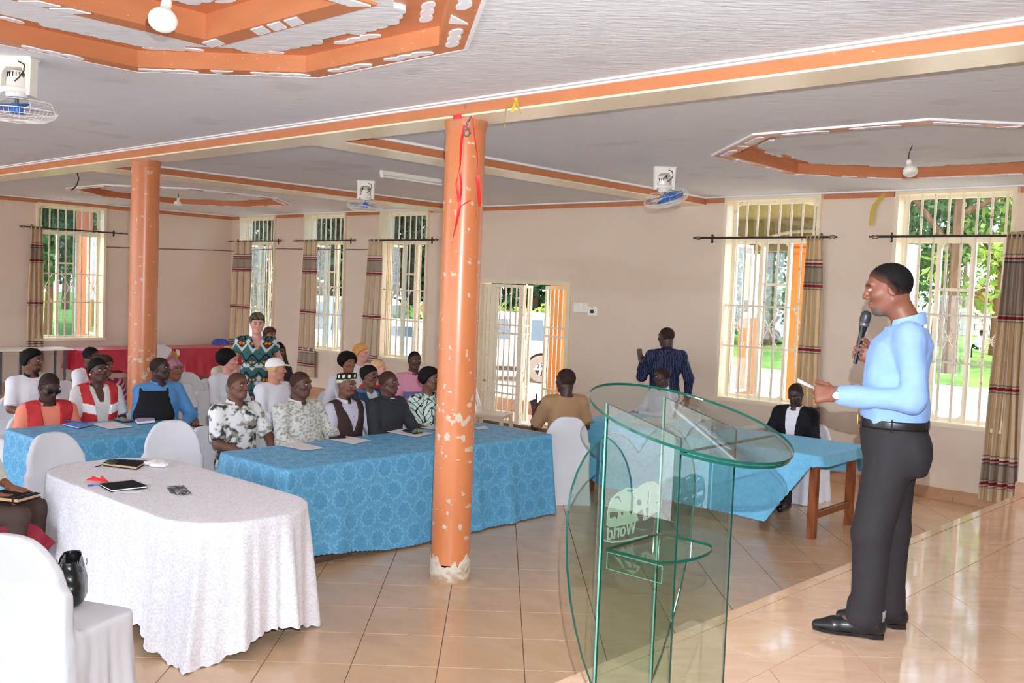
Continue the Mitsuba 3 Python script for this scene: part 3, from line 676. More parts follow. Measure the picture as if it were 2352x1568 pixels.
# left blue table
tl = thing('meeting_table', 'table under the blue tablecloth at the left with the red vest people behind it', 'table')
part(tl, 'tabletop', box(-8.56, -7.72, 3.16, 4.46, .705, .742, .004), 'dark_wood'); frame_desk(tl, -8.4, -7.85, (3.5, 4.15))
m, uv = cloth(rectP(-8.58, -7.70, 3.14, 4.48), .75, lambda x, y, s: .03, amp=.022, wl=.5, flare=.05, rows=26, seed=6)
solo('blue_tablecloth', m, 'blue_damask', 'blue damask tablecloth at the left in front of the two red reflective vests', 'tablecloth', smooth=True, uv=uv)
# right blue table on wooden legs
tr = thing('wooden_table', 'brown wooden table under the light blue cloth behind the glass lectern', 'table')
part(tr, 'tabletop', box(-6.24, -3.57, 8.02, 8.98, .71, .742, .004), 'brown_wood')
for x in (-6.1, -3.63):
    for y in (8.07, 8.86): part(tr, 'leg', box(x-.035, x+.035, y-.035, y+.035, 0, .71, .004), 'brown_wood')
    part(tr, 'stretcher', box(x-.02, x+.02, 8.1, 8.83, .17, .23, .003), 'brown_wood'); part(tr, 'apron', box(x-.018, x+.018, 8.1, 8.83, .62, .71, .003), 'brown_wood')
for y in (8.06, 8.88): part(tr, 'apron', box(-6.1, -3.63, y-.015, y+.015, .62, .71, .003), 'brown_wood')
def hem_r(x, y, s):
    if x > -3.6: return .67
    if y < 8.1: return np.interp(x, [-6.2, -5.9, -4.4, -4.02, -3.62], [.24, .12, .11, .10, .66])
    if y > 8.9: return np.interp(x, [-6.2, -4.6, -3.6], [.4, .38, .5])
    return .2
m, uv = cloth(rectP(-6.26, -3.55, 8.0, 9.0), .752, hem_r, amp=.02, wl=.8, flare=.05, rows=24, seed=9, sc_w=.035, scal=.012)
solo('light_blue_tablecloth', m, 'blue_plain', 'light blue tablecloth with zigzag hem on the wooden table behind the lectern', 'tablecloth', smooth=True, uv=uv)
# red table, bare table at the left wall
tk = thing('display_table', 'long table under the red satin cloth along the left wall', 'table')
part(tk, 'tabletop', box(-17.32, -16.55, 7.4, 10.5, .70, .74, .004), 'dark_wood')
for x in (-17.2, -16.65):
    for y in (7.6, 10.3): part(tk, 'leg', box(x-.02, x+.02, y-.02, y+.02, 0, .70), 'grey_steel')
m, uv = cloth(rectP(-17.34, -16.52, 7.36, 10.52), .75, lambda x, y, s: np.interp(y, [7.4, 7.9, 8.2, 10.5], [.38, .40, .25, .2]), amp=.05, wl=.45, flare=.06, rows=18, step=.03, seed=3, scal=0)
solo('red_tablecloth', m, 'red_satin', 'red satin cloth hanging over the long table at the left wall', 'tablecloth', smooth=True)
tb = thing('bare_table', 'pale bare table top on dark legs at the left edge by the wall', 'table')
part(tb, 'tabletop', box(-17.5, -16.9, 6.0, 7.33, .725, .75, .004), 'white_plastic')
for x in (-17.4, -17.0):
    for y in (6.15, 6.62, 7.2): part(tb, 'leg', box(x-.018, x+.018, y-.018, y+.018, 0, .725), 'grey_steel')

# ---------------------------------------------------------------- glass lectern
lk = thing('lectern', 'clear glass lectern with a tilted round top and an etched heart shaped front', 'lectern')
def gpane(key, name, P, Mx, th=.010, edge='glass_edge', rim=.0015, lab=None):
    th *= .8
    q = sg.Polygon(P); V, F = trimesh.creation.triangulate_polygon(q.buffer(-rim*.5), engine='earcut')
    k = part(key, name, xf(TM(np.column_stack([V, np.zeros(len(V))]), F, process=False), Mx), 'lectern_glass', label=lab)
    part(k, 'edge', xf(prism(q.difference(q.buffer(-rim)), -th/2, th/2), Mx), edge); return k
half = [(0, 1.516), (.03, 1.545), (.07, 1.575), (.12, 1.597), (.17, 1.605), (.22, 1.598), (.27, 1.575), (.32, 1.538), (.36, 1.49), (.39, 1.43), (.405, 1.36), (.405, 1.27), (.393, 1.16), (.37, 1.05), (.335, .94), (.285, .82), (.22, .70), (.15, .60), (.07, .525), (.02, .502)]
yc = 2.925; FP = [(yc+a, b) for a, b in half]+[(yc-a, b) for a, b in half[:0:-1]]
MX = lambda x: mat((0, 1, 0), (0, 0, 1), (1, 0, 0), (x, 0, 0)); MY = lambda y: mat((1, 0, 0), (0, 0, 1), (0, -1, 0), (0, y, 0)); MZ = lambda z: mat(o=(0, 0, z))
gpane(lk, 'front_panel', FP, MX(-1.995), .010, lab='heart shaped glass front with an etched emblem')
zt_ = lambda x: 1.712-.27*(x+1.975)
for y in (2.709, 3.07):
    kk = gpane(lk, 'side_panel', [(-1.985, .502), (-1.681, .502), (-1.681, zt_(-1.681)), (-1.985, zt_(-1.985))], MY(y), .012)
    part(kk, 'polished_edge', box(-1.99, -1.984, y-.006, y+.006, .502, zt_(-1.985)), 'glass_edge_bright')
sl = math.atan(.27); tx = np.array([math.cos(sl), 0, -math.sin(sl)]); tz = np.cross(tx, [0, 1, 0]); TP = mat(tx, (0, 1, 0), tz, (-1.766, 2.895, zt_(-1.766)+.010))
circ = lambda r, n=72: [(r*math.cos(t), r*math.sin(t)) for t in np.arange(n)*2*np.pi/n]
gpane(lk, 'top_plate', circ(.362), TP, .012)
gpane(lk, 'lower_top_plate', list(sg.Polygon(circ(.358)).intersection(sg.box(.17, -1, 1, 1)).exterior.coords)[:-1], TP @ mat(o=(0, 0, -.014)), .012)
sh = [(-1.97, 2.716), (-1.78, 2.716)]+[(-1.78+.085*math.sin(t)*1.0, 2.889-.173*math.cos(t)) for t in np.linspace(.1, 3.04, 16)]+[(-1.78, 3.062), (-1.97, 3.062)]
gpane(lk, 'shelf', sh, MZ(1.20), .012)
gpane(lk, 'shelf_support', [(-1.97, 1.13), (-1.74, 1.13), (-1.74, 1.19), (-1.97, 1.19)], MY(2.725), .006, 'glass_edge_bright', .0015)
# the etched emblem on the front panel, read from the hall side
cz = lambda x, y: atx(1370+x*.1658, 1080+y*.1658, -1.985)[1:]
E0 = sg.Polygon([cz(*p) for p in ((150, 760), (160, 600), (180, 500), (215, 395), (300, 310), (440, 236), (560, 255), (640, 200), (720, 158), (800, 152), (870, 205), (915, 320), (920, 440), (890, 560), (800, 600), (700, 690), (560, 700), (470, 740), (330, 770), (200, 790))])
holes = [[(430, 265), (530, 275), (500, 300), (440, 300)], [(260, 370), (320, 355), (360, 440), (340, 440), (310, 385), (265, 392)], [(510, 355), (540, 380), (535, 520), (520, 515), (528, 400)], [(572, 410), (610, 400), (640, 440), (635, 485), (600, 495), (572, 470)], [(730, 270), (745, 320), (735, 440), (705, 490), (715, 420), (725, 320)], [(190, 580), (315, 580), (300, 690), (270, 640), (195, 670)], [(345, 585), (385, 578), (385, 620), (355, 625)], [(445, 565), (520, 560), (500, 620)], [(570, 600), (650, 530), (670, 620), (650, 720), (590, 690)], [(690, 510), (740, 520), (735, 640), (700, 650)], [(835, 440), (880, 425), (840, 470)]]
E0 = E0.buffer(0).difference(shapely.union_all([sg.Polygon([cz(*p) for p in h]).buffer(0) for h in holes]))
E1 = shapely.union_all([sg.Polygon([cz(*p) for p in h]).buffer(0) for h in ([(110, 960), (230, 985), (420, 960), (620, 915), (720, 890), (720, 912), (560, 955), (380, 990), (230, 1010), (120, 985)], [(240, 1165), (300, 1165), (400, 1350), (395, 1370)], [(335, 1165), (450, 1180), (500, 1330), (470, 1350)], [(530, 1200), (550, 1340), (530, 1350), (505, 1200)], [(560, 1210), (670, 1260), (580, 1400), (560, 1340)], [(400, 1370), (580, 1390), (515, 1445)])])
for nm, g in (('etched_emblem', E0), ('etched_scroll', E1)):
    part(lk, nm, xf(prism(g, -.001, .001), MX(-1.988)), 'frosted')
tm = meshkit.text_mesh('World', .036, .0012, bold=True); b0 = tm.bounds; a0, a1 = cz(560, 940), cz(170, 940)
ww = (b0[1]-b0[0])[0]; S = abs(a1[0]-a0[0])/ww
tm.apply_transform(np.diag([S, 1.25, 1, 1])); part(lk, 'lettering', xf(tm, mat((0, -1, 0), (0, 0, 1), (-1, 0, 0), (-1.990, max(a0[0], a1[0]), cz(300, 935)[1]))), 'frosted')

# ---------------------------------------------------------------- ceiling fans, bulbs, tube light
def fan(x, y, z0, label, tilt, az, face, group=None):
    k = thing('ceiling_fan', label, 'fan'); B = rotz(face, (x, y, z0))
    br = sg.Polygon([(-.105, 0), (.105, 0), (.098, -.225), (.075, -.225), (.068, -.10), (.045, -.062), (-.045, -.062), (-.068, -.10), (-.075, -.225), (-.098, -.225)])
    part(k, 'bracket', xf(prism_xz(br, -.045, .045), B), 'white_enamel'); part(k, 'ceiling_plate', xf(box(-.11, .11, -.06, .06, -.012, 0, .004), B), 'white_enamel')
    part(k, 'yoke_ring', xf(lathe([(.085, -.215), (.092, -.205), (.092, -.19), (.085, -.18), (.07, -.18), (.07, -.215)], 28), B), 'white_enamel', smooth=30)
    R_ = B @ trimesh.transformations.rotation_matrix(tilt, [math.cos(az), math.sin(az), 0], [0, 0, -.19])
    part(k, 'motor', xf(lathe([(0, -.075), (.03, -.078), (.044, -.095), (.056, -.14), (.062, -.185), (.064, -.215), (.058, -.235), (.03, -.24), (0, -.24)], 28), R_), 'white_enamel', smooth=30)
    part(k, 'vent_slots', xf(cat([box(.040, .052, -.002, .002, -.118, -.09) if i == 0 else xf(box(.040, .052, -.002, .002, -.118, -.09), rotz(i*math.pi/8)) for i in range(16)]), R_), 'black_gloss')
    part(k, 'cable', tube([(B @ np.array([p[0], p[1], p[2], 1]))[:3] for p in ((.03, -.05, -.03), (.07, -.055, -.05), (.075, -.07, -.09), (.05, -.075, -.13), (.02, -.066, -.15))], .004, 6), 'dark_metal')
    part(k, 'shaft', xf(lathe([(0, -.235), (.012, -.235), (.012, -.285), (0, -.285)], 12), R_), 'grey_metal')
    part(k, 'hub', xf(lathe([(0, -.27), (.032, -.272), (.036, -.29), (.034, -.33), (0, -.333)], 20), R_), 'fan_blue', smooth=30)
    for i in range(3):
        def bl(u, v):
            r = .03+.175*u; w = (.045+.075*np.sin(np.pi*np.clip(u*.85+.12, 0, 1)))*(1-.25*u**6); t = (v-.5)*w*2
            return np.stack([r, t+.02*u, -.302+.22*t*(1-.4*u)+.004*np.cos(3*v)])
        g, _ = grid(bl, 12, 7); part(k, 'blade', xf(g, R_ @ rotz(i*2*math.pi/3+.5)), 'fan_blue', smooth=True)
    W = []
    for i in range(48):
        a = i*2*math.pi/48; c, s = math.cos(a), math.sin(a)
        W.append(tube([(r*c, r*s, z) for r, z in ((.045, -.372), (.10, -.374), (.165, -.366), (.205, -.345), (.225, -.315))], .0013, 4, caps=False))
    for i in range(8):
        a = i*2*math.pi/8; c, s = math.cos(a), math.sin(a)
        W.append(tube([(r*c, r*s, z) for r, z in ((.225, -.315), (.21, -.275), (.19, -.262), (.10, -.252), (.055, -.245))], .0017, 4, caps=False))
    for r, z, q in ((.225, -.315, .003), (.205, -.345, .0018), (.165, -.366, .0016), (.10, -.374, .0016), (.19, -.262, .0018), (.06, -.246, .002)):
        W.append(tube([(r*math.cos(t), r*math.sin(t), z) for t in np.arange(40)*2*np.pi/40], q, 5, closed=True))
    part(k, 'guard', xf(cat(W), R_), 'white_enamel', label='white wire guard'); part(k, 'guard_badge', xf(lathe([(0, -.378), (.045, -.376), (.045, -.370), (0, -.370)], 20), R_), 'white_enamel')
fan(-6.15, 2.30, ZC, 'ceiling fan at the left edge of the picture, the largest one', .03, 0, .75)
fan(-9.46, 7.66, ZC, 'ceiling fan left of the chipped pillar, above the audience', .05, 1, .75)
fan(-5.38, 8.11, ZC, 'ceiling fan tilted steeply, between the pillar and the right windows', .40, math.radians(-48), .75)
def bulb(p, zc, label, s=1.0, lean=.45):
    k = thing('bulb', label, 'light bulb'); p = np.asarray(p, float)
    Mx = mat(o=p) @ trimesh.transformations.rotation_matrix(lean, [-.74, -.67, 0]) @ np.diag([s, s, s, 1])
    part(k, 'glass', xf(lathe([(0, -.004), (.03, -.002), (.05, .003), (.060, .014), (.064, .030), (.062, .045), (.052, .062), (.036, .078), (.027, .088), (.022, .105), (0, .105)], 28), Mx), 'white_enamel', smooth=40)
    part(k, 'socket', xf(lathe([(0, .100), (.021, .100), (.024, .112), (.022, .140), (.012, .15), (0, .15)], 18), Mx), 'white_plastic', smooth=30)
    top = (Mx @ np.array([0, 0, .15, 1]))[:3]
    part(k, 'cord', tube([top, top+(0, 0, .4*(zc-top[2])), (p[0]+.01, p[1], zc)], .004, 6), 'dark_metal')
D4 = lambda px, py, t: EYE+ray(px, py)*t
bulb(D4(371, 60, 4.27), ZC+.18, 'white reflector bulb in the large ceiling recess at the top left')
bulb(D4(2092, 401, 8.0), ZC+.085, 'white reflector bulb in the right ceiling recess', .95)
bulb(D4(407, 471, 15.4), ZC+.085, 'tiny white bulb in the far left ceiling recess', .9)
k = thing('tube_light', 'white fluorescent batten on the ceiling left of the chipped pillar', 'tube light')
part(k, 'batten', box(-8.42, -8.37, 7.0, 8.25, ZC-.045, ZC, .004), 'white_enamel'); part(k, 'tube', xf(tube([(0, 0, 0), (0, 1.17, 0)], .013, 10), mat(o=(-8.395, 7.04, ZC-.063))), 'white_enamel', smooth=40)
for y in (7.02, 8.23): part(k, 'holder', box(-8.41, -8.38, y-.015, y+.015, ZC-.08, ZC-.04, .003), 'white_plastic')

# ---------------------------------------------------------------- curtains on rods
def curtain(Mx, t0, t1, b0, b1, z0, z1, bands, label, folds=4, seed=0, amp=.035, nu=64):
    g = np.random.default_rng(seed); nv = int((z1-z0)/.012)
    def fn(u, v):
        s = (1-v)*(b0+(b1-b0)*u)+v*(t0+(t1-t0)*u); a = amp*(1-.35*v); d = -.085-a*np.sin(2*np.pi*folds*u+.5*np.sin(3*v+seed))-.35*a*np.sin(2*np.pi*folds*2.1*u+seed)
        return np.stack([s+.006*np.sin(9*v+8*u), d, z0+(z1-z0)*v+.008*np.sin(2*np.pi*folds*u)*(v < .02)])
    m, uv = grid(fn, nu, nv); u, z = uv[:, 0], m.vertices[:, 2]
    tan, sand, grey, dk, red, cream = (np.array(lin(*c)) for c in ((196, 176, 150), (226, 192, 140), (142, 128, 118), (100, 92, 92), (140, 40, 48), (228, 214, 190)))
    strip = np.interp((u*folds*1.0+seed*.37) % 1, [0, .3, .42, .55, .8, 1], [0, .1, .9, 1, .2, 0])[:, None]; C = tan*(1-strip)+sand*strip
    thin = (np.abs(((u*folds*2+.2) % 1)-.5) < .07)[:, None]; C = np.where(thin, dk*.6+C*.4, C)
    for kind, a, b in bands:
        if kind == 'g': w = ((z > a) & (z < b))[:, None]; C = np.where(w, grey*.78+C*.22, C)
    for kind, a, b in bands:
        if kind == 'r':
            C = np.where((np.abs(z-a) < .030)[:, None], cream*.6+dk*.4*0+C*.4, C); C = np.where((np.abs(np.abs(z-a)-.038) < .008)[:, None], dk, C); C = np.where((np.abs(z-a) < .016)[:, None], red, C)
    k = thing('curtain', label, 'curtain'); part(k, 'fabric', xf(m, Mx), 'vc', smooth=True, color=C)
    for i in range(folds*2+1):
        s = t0+(t1-t0)*(i+.1)/(folds*2+.2); part(k, 'ring', xf(tube([(s, -.085+.024*math.cos(q), 2.83-.0+.024*math.sin(q)) for q in np.arange(12)*np.pi/6], .003, 5, closed=True), Mx), 'steel')
def rod(Mx, s0, s1, z, label, f0=True, f1=True):
    k = thing('curtain_rod', label, 'curtain rod'); P = lambda m: xf(m, Mx)
    part(k, 'pole', P(tube([(s0, -.085, z), (s1, -.085, z)], .013, 10)), 'dark_metal', smooth=40)
    for s in (s0+.12, s1-.12): part(k, 'bracket', P(cat([box(s-.008, s+.008, -.09, 0, z-.01, z+.004), box(s-.014, s+.014, -.008, 0, z-.06, z+.05)])), 'dark_metal')
    for s, sg_, on in ((s0, -1, f0), (s1, 1, f1)):
        if on: part(k, 'finial', P(cat([tube([(s+sg_*.09*q/8, -.085+.022*math.sin(q*math.pi/8)*(1 if w else -1), z+.02*math.sin(q*math.pi/8)*(1 if w == 2 else -1 if w == 1 else 0)) for q in range(9)], .004, 5) for w in range(4)]+[icos((s+sg_*.1, -.085, z), .012, 1)])), 'dark_metal')
BL = [('r', 2.53, 0), ('g', 2.27, 2.53), ('r', 2.27, 0), ('r', 1.52, 0), ('r', .80, 0), ('g', .55, .80), ('r', .55, 0)]
BE = [('r', 2.61, 0), ('g', 2.0, 2.6), ('r', 2.0, 0), ('r', 1.26, 0), ('r', .52, 0), ('g', .27, .52), ('r', .27, 0)]
sx = lambda px, py, y=YB-.08: aty(px, py, y)[0]
curtain(MB, sx(538, 560), sx(580, 560), sx(524, 860), sx(572, 870), .3, 2.86, BL, 'tan striped curtain in the far back corner', 3, 1)
curtain(MB, sx(697, 558), sx(729, 556), sx(684, 860), sx(722, 865), .3, 2.86, BL, 'grey and tan striped curtain left of the second back window', 3, 2)
curtain(MB, sx(848, 552), sx(880, 552), sx(822, 860), sx(868, 865), .3, 2.86, BL, 'grey striped curtain slanting beside the window left of the pillar', 3, 4)
curtain(MB, sx(1852, 553), sx(1889, 555), sx(1822, 940), sx(1884, 945), .35, 2.86, BL, 'tan striped curtain beside the window behind the seated man in the black suit', 4, 3)
curtain(MB, sx(2314, 545), sx(2358, 545), sx(2245, 1118), sx(2335, 1128), .09, 2.88, BE, 'wide striped curtain at the right edge of the picture', 4, 5, .05)
sy = lambda px, py: atx(px, py, XL+.08)[1]
curtain(ML, sy(70, 522), sy(98, 525), sy(57, 800), sy(100, 800), .3, 2.86, BL, 'striped curtain left of the window in the left wall', 3, 6)
rod(MB, sx(532, 557), sx(640, 558), 2.84, 'dark curtain rod in the far back corner')
rod(MB, sx(682, 558), sx(808, 553), 2.84, 'dark curtain rod over the second back window')
rod(MB, sx(856, 553), sx(996, 552), 2.84, 'dark curtain rod over the window left of the pillar')
rod(MB, sx(1610, 547), sx(1902, 553), 2.84, 'dark curtain rod over the window behind the man in the black suit')
rod(MB, sx(2018, 552), sx(2372, 549), 2.84, 'dark curtain rod over the window beside the speaker')
rod(ML, sy(60, 522), sy(280, 541), 2.84, 'dark curtain rod over the window in the left wall')
# ---------------------------------------------------------------- outdoors
GZ = -.30
spot = lambda px, t, z=GZ: np.array([*(EYE+ray(px, 670)*t)[:2], z])
matte('concrete', proc(lambda p, n, uv: mix(lin(222, 212, 196), lin(196, 180, 160), fbm(p.x*.6, p.y*.6, 0, 4))))
matte('grass', proc(lambda p, n, uv: mix(lin(122, 150, 84), lin(86, 118, 58), fbm(p.x*1.5, p.y*1.5, 0, 5))))
matte('orange_wall', lin(226, 142, 78)); matte('olive_wall', lin(150, 134, 84)); matte('brick_red', lin(176, 96, 70)); matte('grey_block', lin(150, 146, 140)); matte('bark', lin(120, 88, 66)); matte('roof_red', lin(150, 84, 66))
M('leaf', {'type': 'principledthin', 'base_color': {'type': 'mesh_attribute', 'name': 'vertex_color'}, 'roughness': .6, 'diff_trans': .35})

plastic('car_white', rgb(238, 238, 238), .15, .6, clearcoat=.8); plastic('car_silver', rgb(190, 196, 200), .15, .6, clearcoat=.8); plastic('car_glass', rgb(60, 72, 80), .06, .8); plastic('tyre', rgb(120, 108, 100), .8, .2)
struct('ground', cat([box(-75, 25, 11.07, 30.5, GZ-.3, GZ), box(-75, -17.9, -30, 11.07, GZ-.3, GZ)]), 'concrete', label='pale concrete yard outside the windows')
solo('lawn', cat([box(-110, 40, 30.5, 120, GZ-.3, GZ+.02), box(-110, -21.5, -30, 30.5, GZ-.3, GZ+.015)]), 'grass', 'green lawn beyond the concrete yard outside', 'lawn')
struct('floor_porch', box(-14.5, -2.3, YB+.25, 12.36, GZ, -.02), 'concrete')
kb = thing('kerb', 'low beige tiled kerb on the porch outside the open door', 'kerb')
for i in range(9): part(kb, 'tile', box(-14.4+.6*i+.003, -13.8+.6*i-.003, 12.30, 12.45, -.02, .2, .006), 'skirting_tile')
def column(px, t, w, z1, label):
    x, y, _ = spot(px, t); k = thing('porch_column', label, 'column')
    part(k, 'shaft', box(x-w/2, x+w/2, y-w/2, y+w/2, GZ, z1, .01), 'orange_wall')
    for i in range(3): part(k, 'capital_band', box(x-w/2-.02-.02*i, x+w/2+.02+.02*i, y-w/2-.02-.02*i, y+w/2+.02+.02*i, z1-.34+.1*i, z1-.27+.1*i, .01), 'orange_wall')
column(1291, 16.2, .30, 3.1, 'orange porch column right of the open door'); column(1846, 15.6, .30, 3.1, 'orange porch column behind the tan curtain of the right window')
pc = thing('porch_canopy', 'olive porch canopy with cream moulding seen through the top of the right window', 'canopy')
part(pc, 'slab', box(-11.6, -6.0, YB+.25, 15.2, 3.42, 3.6), 'olive_wall'); part(pc, 'fascia', box(-11.6, -6.0, 14.9, 15.1, 2.9, 3.42), 'olive_wall')
for i, (a, b) in enumerate(((-11.5, -9.9), (-9.7, -8.1), (-7.9, -6.3))):
    part(pc, 'arch_moulding', cat([tube([(a+(b-a)*q/12, 14.88, 3.0+.22*math.sin(math.pi*q/12)**.5) for q in range(13)], .03, 6)]), 'cream_gloss')
gp = thing('gate_pillar', 'brick gate pillar with an orange tile panel outside the right window', 'pillar'); x, y, _ = spot(1722, 24)
part(gp, 'body', box(x-.17, x+.17, y-.17, y+.17, GZ, 1.6, .01), 'brick_red'); part(gp, 'upper_post', box(x-.15, x+.15, y-.15, y+.15, 1.6, 3.2, .01), 'cream_gloss'); part(gp, 'tile_panel', box(x-.12, x+.12, y-.165, y-.14, 2.2, 3.1, .005), 'orange_wall')
part(gp, 'lamp_box', box(x-.12, x+.12, y-.17, y-.1, 1.75, 2.05, .01), 'black_gloss')
def leaves(c, r, n, size, col, g, shell=.55):
    d = g.standard_normal((n, 3)); d /= np.linalg.norm(d, axis=1, keepdims=True); rad = shell+(1-shell)*g.random(n)**.6; lump = 1+.22*(meshkit.noise(d*2.6+g.random()*50)-.5)*2
    P = np.asarray(c)+d*rad[:, None]*lump[:, None]*np.asarray(r); a = g.standard_normal((n, 3)); a /= np.linalg.norm(a, axis=1, keepdims=True); b = np.cross(a, g.standard_normal((n, 3))); b /= np.linalg.norm(b, axis=1, keepdims=True)
    s = size*(.6+.8*g.random(n))[:, None]; V = np.stack([P-a*s, P+b*s*.5, P+a*s, P-b*s*.5], 1).reshape(-1, 3); i = np.arange(n)*4
    C = np.asarray(col)*(.65+.7*g.random(n))[:, None]*np.array([1, 1, 1]); C = np.repeat(np.clip(C, 0, 1), 4, 0)
    return V, np.vstack([np.stack([i, i+1, i+2], 1), np.stack([i, i+2, i+3], 1)]), C
def tree(px, t, h, r, trunk, label, col, n=3200, size=.2, group=None, lean=0, blobs=6, base=.35):
    g = np.random.default_rng(int(px*10+t)); p = spot(px, t); k = thing('tree', label, 'tree', group); Vs, Fs, Cs, o = [], [], [], 0
    for i in range(blobs):
        c = p+np.array([g.uniform(-.6, .6)*r, g.uniform(-.6, .6)*r, h*(base+(1-base)*(i+.5)/blobs)]); q = r*(.55+.35*g.random())
        V, F, C = leaves(c, (q, q, q*.75), n//blobs, size, col, g); Vs.append(V); Fs.append(F+o); Cs.append(C); o += len(V)
    part(k, 'foliage', TM(np.vstack(Vs), np.vstack(Fs), process=False), 'leaf', color=np.vstack(Cs))
    P = [p+np.array([lean*q*q*.4, .05*math.sin(q*5), h*.75*q]) for q in np.linspace(0, 1, 8)]
    part(k, 'trunk', tube(P, np.linspace(trunk, trunk*.45, 8), 9), 'bark', smooth=True)
    for s in (-1, 1): part(k, 'branch', tube([P[3+(s > 0)], P[3]+np.array([s*r*.4, .2, h*.18]), P[3]+np.array([s*r*.7, .3, h*.3])], [trunk*.5, trunk*.35, trunk*.15], 7), 'bark', smooth=True)
dk, md, lt, gy = (np.array(lin(*c)) for c in ((58, 80, 54), (92, 118, 74), (150, 170, 84), (104, 126, 100)))
tree(20, 34, 9, 3.2, .2, 'dark leafy tree left of the left wall window', dk); tree(110, 36, 8, 2.2, .16, 'leafy tree filling the left wall window, nearer one', md); tree(150, 60, 12, 4.5, .25, 'tall grey green tree far behind the left wall window', gy); tree(215, 42, 8, 2.4, .18, 'mid green tree at the right side of the left wall window', md)
x, y, _ = spot(192, 25); solo('concrete_post', box(x-.16, x+.16, y-.16, y+.16, GZ, 4.2, .02), 'brick_red', 'pinkish square post outside the left wall window', 'post')
tree(560, 46, 11, 4.5, .25, 'dark tree outside the far back corner window', dk, 4600, .24, base=.10); tree(700, 48, 12, 4.5, .25, 'dark tree outside the second back window', dk, 4600, .24, base=.10); tree(820, 44, 11, 4.5, .25, 'dark tree between the second and third back windows', dk, 4600, .24, base=.10); tree(945, 46, 12, 4.8, .25, 'dark tree outside the window left of the pillar', dk, 4600, .24, base=.10)
tree(1100, 44, 11, 4.5, .25, 'dark tree behind the gate leaf', dk, 4600, .24, base=.10); tree(1225, 42, 10, 4.2, .25, 'dark glossy tree behind the car at the open door', dk, 6500, .22, base=.10); tree(1350, 46, 11, 4.2, .25, 'dark tree right of the open door outside', dk, 4600, .24, base=.10)
tree(1640, 52, 12, 4.5, .3, 'green tree left in the right window', md, 4600, .22, base=.12); tree(1765, 50, 13, 4.8, .3, 'green tree in the middle of the window behind the black suit', md, 5000, .22, base=.14); tree(1880, 60, 14, 5, .3, 'green tree behind the tan curtain', dk, 2200)
tree(2080, 42, 11, 3.4, .22, 'broad green tree at the left of the window beside the speaker', md, 4600, .2, base=.3); tree(2158, 56, 12, 3.4, .36, 'grey green tree with a dark leaning trunk beside the speaker', gy, 1600, base=.5, lean=1.5)
tree(2215, 90, 9, 5, .3, 'small far tree over the block wall', md, 1400); tree(2300, 48, 13, 3.6, .42, 'tree with a thick reddish trunk at the curtain edge', gy, 1500, base=.6); tree(2335, 38, 9, 2.6, .2, 'bright leafy tree behind the right curtain', lt, 1800)
tree(2190, 34, 13, 4.6, .25, 'overhanging tree crown in the top of the window beside the speaker', gy, 2600, .22, base=.66)
def hedge(px0, px1, t, h, label, col, w=1.2, size=.16, n=3500):
    a, b = spot(px0, t), spot(px1, t); L = np.linalg.norm(b-a); g = np.random.default_rng(int(px0)); m = max(2, int(L/.9)); Vs, Fs, Cs, o = [], [], [], 0
    for i in range(m):
        V, F, C = leaves(a+(b-a)*(i+.5)/m+(0, 0, h*.5), (.75, w*.5, h*(.45+.16*g.random())), n//m, size, col, g, .4); Vs.append(V); Fs.append(F+o); Cs.append(C); o += len(V)
    solo('hedge', TM(np.vstack(Vs), np.vstack(Fs), process=False), 'leaf', label, 'hedge', color=np.vstack(Cs), kind=None)
hedge(890, 1340, 36, 1.75, 'yellow green clipped hedge behind the parked cars', lt, 1.4); hedge(1690, 1850, 64, 1.2, 'low dark hedge at the far side of the lawn', dk, 1.2, .2, 1500)
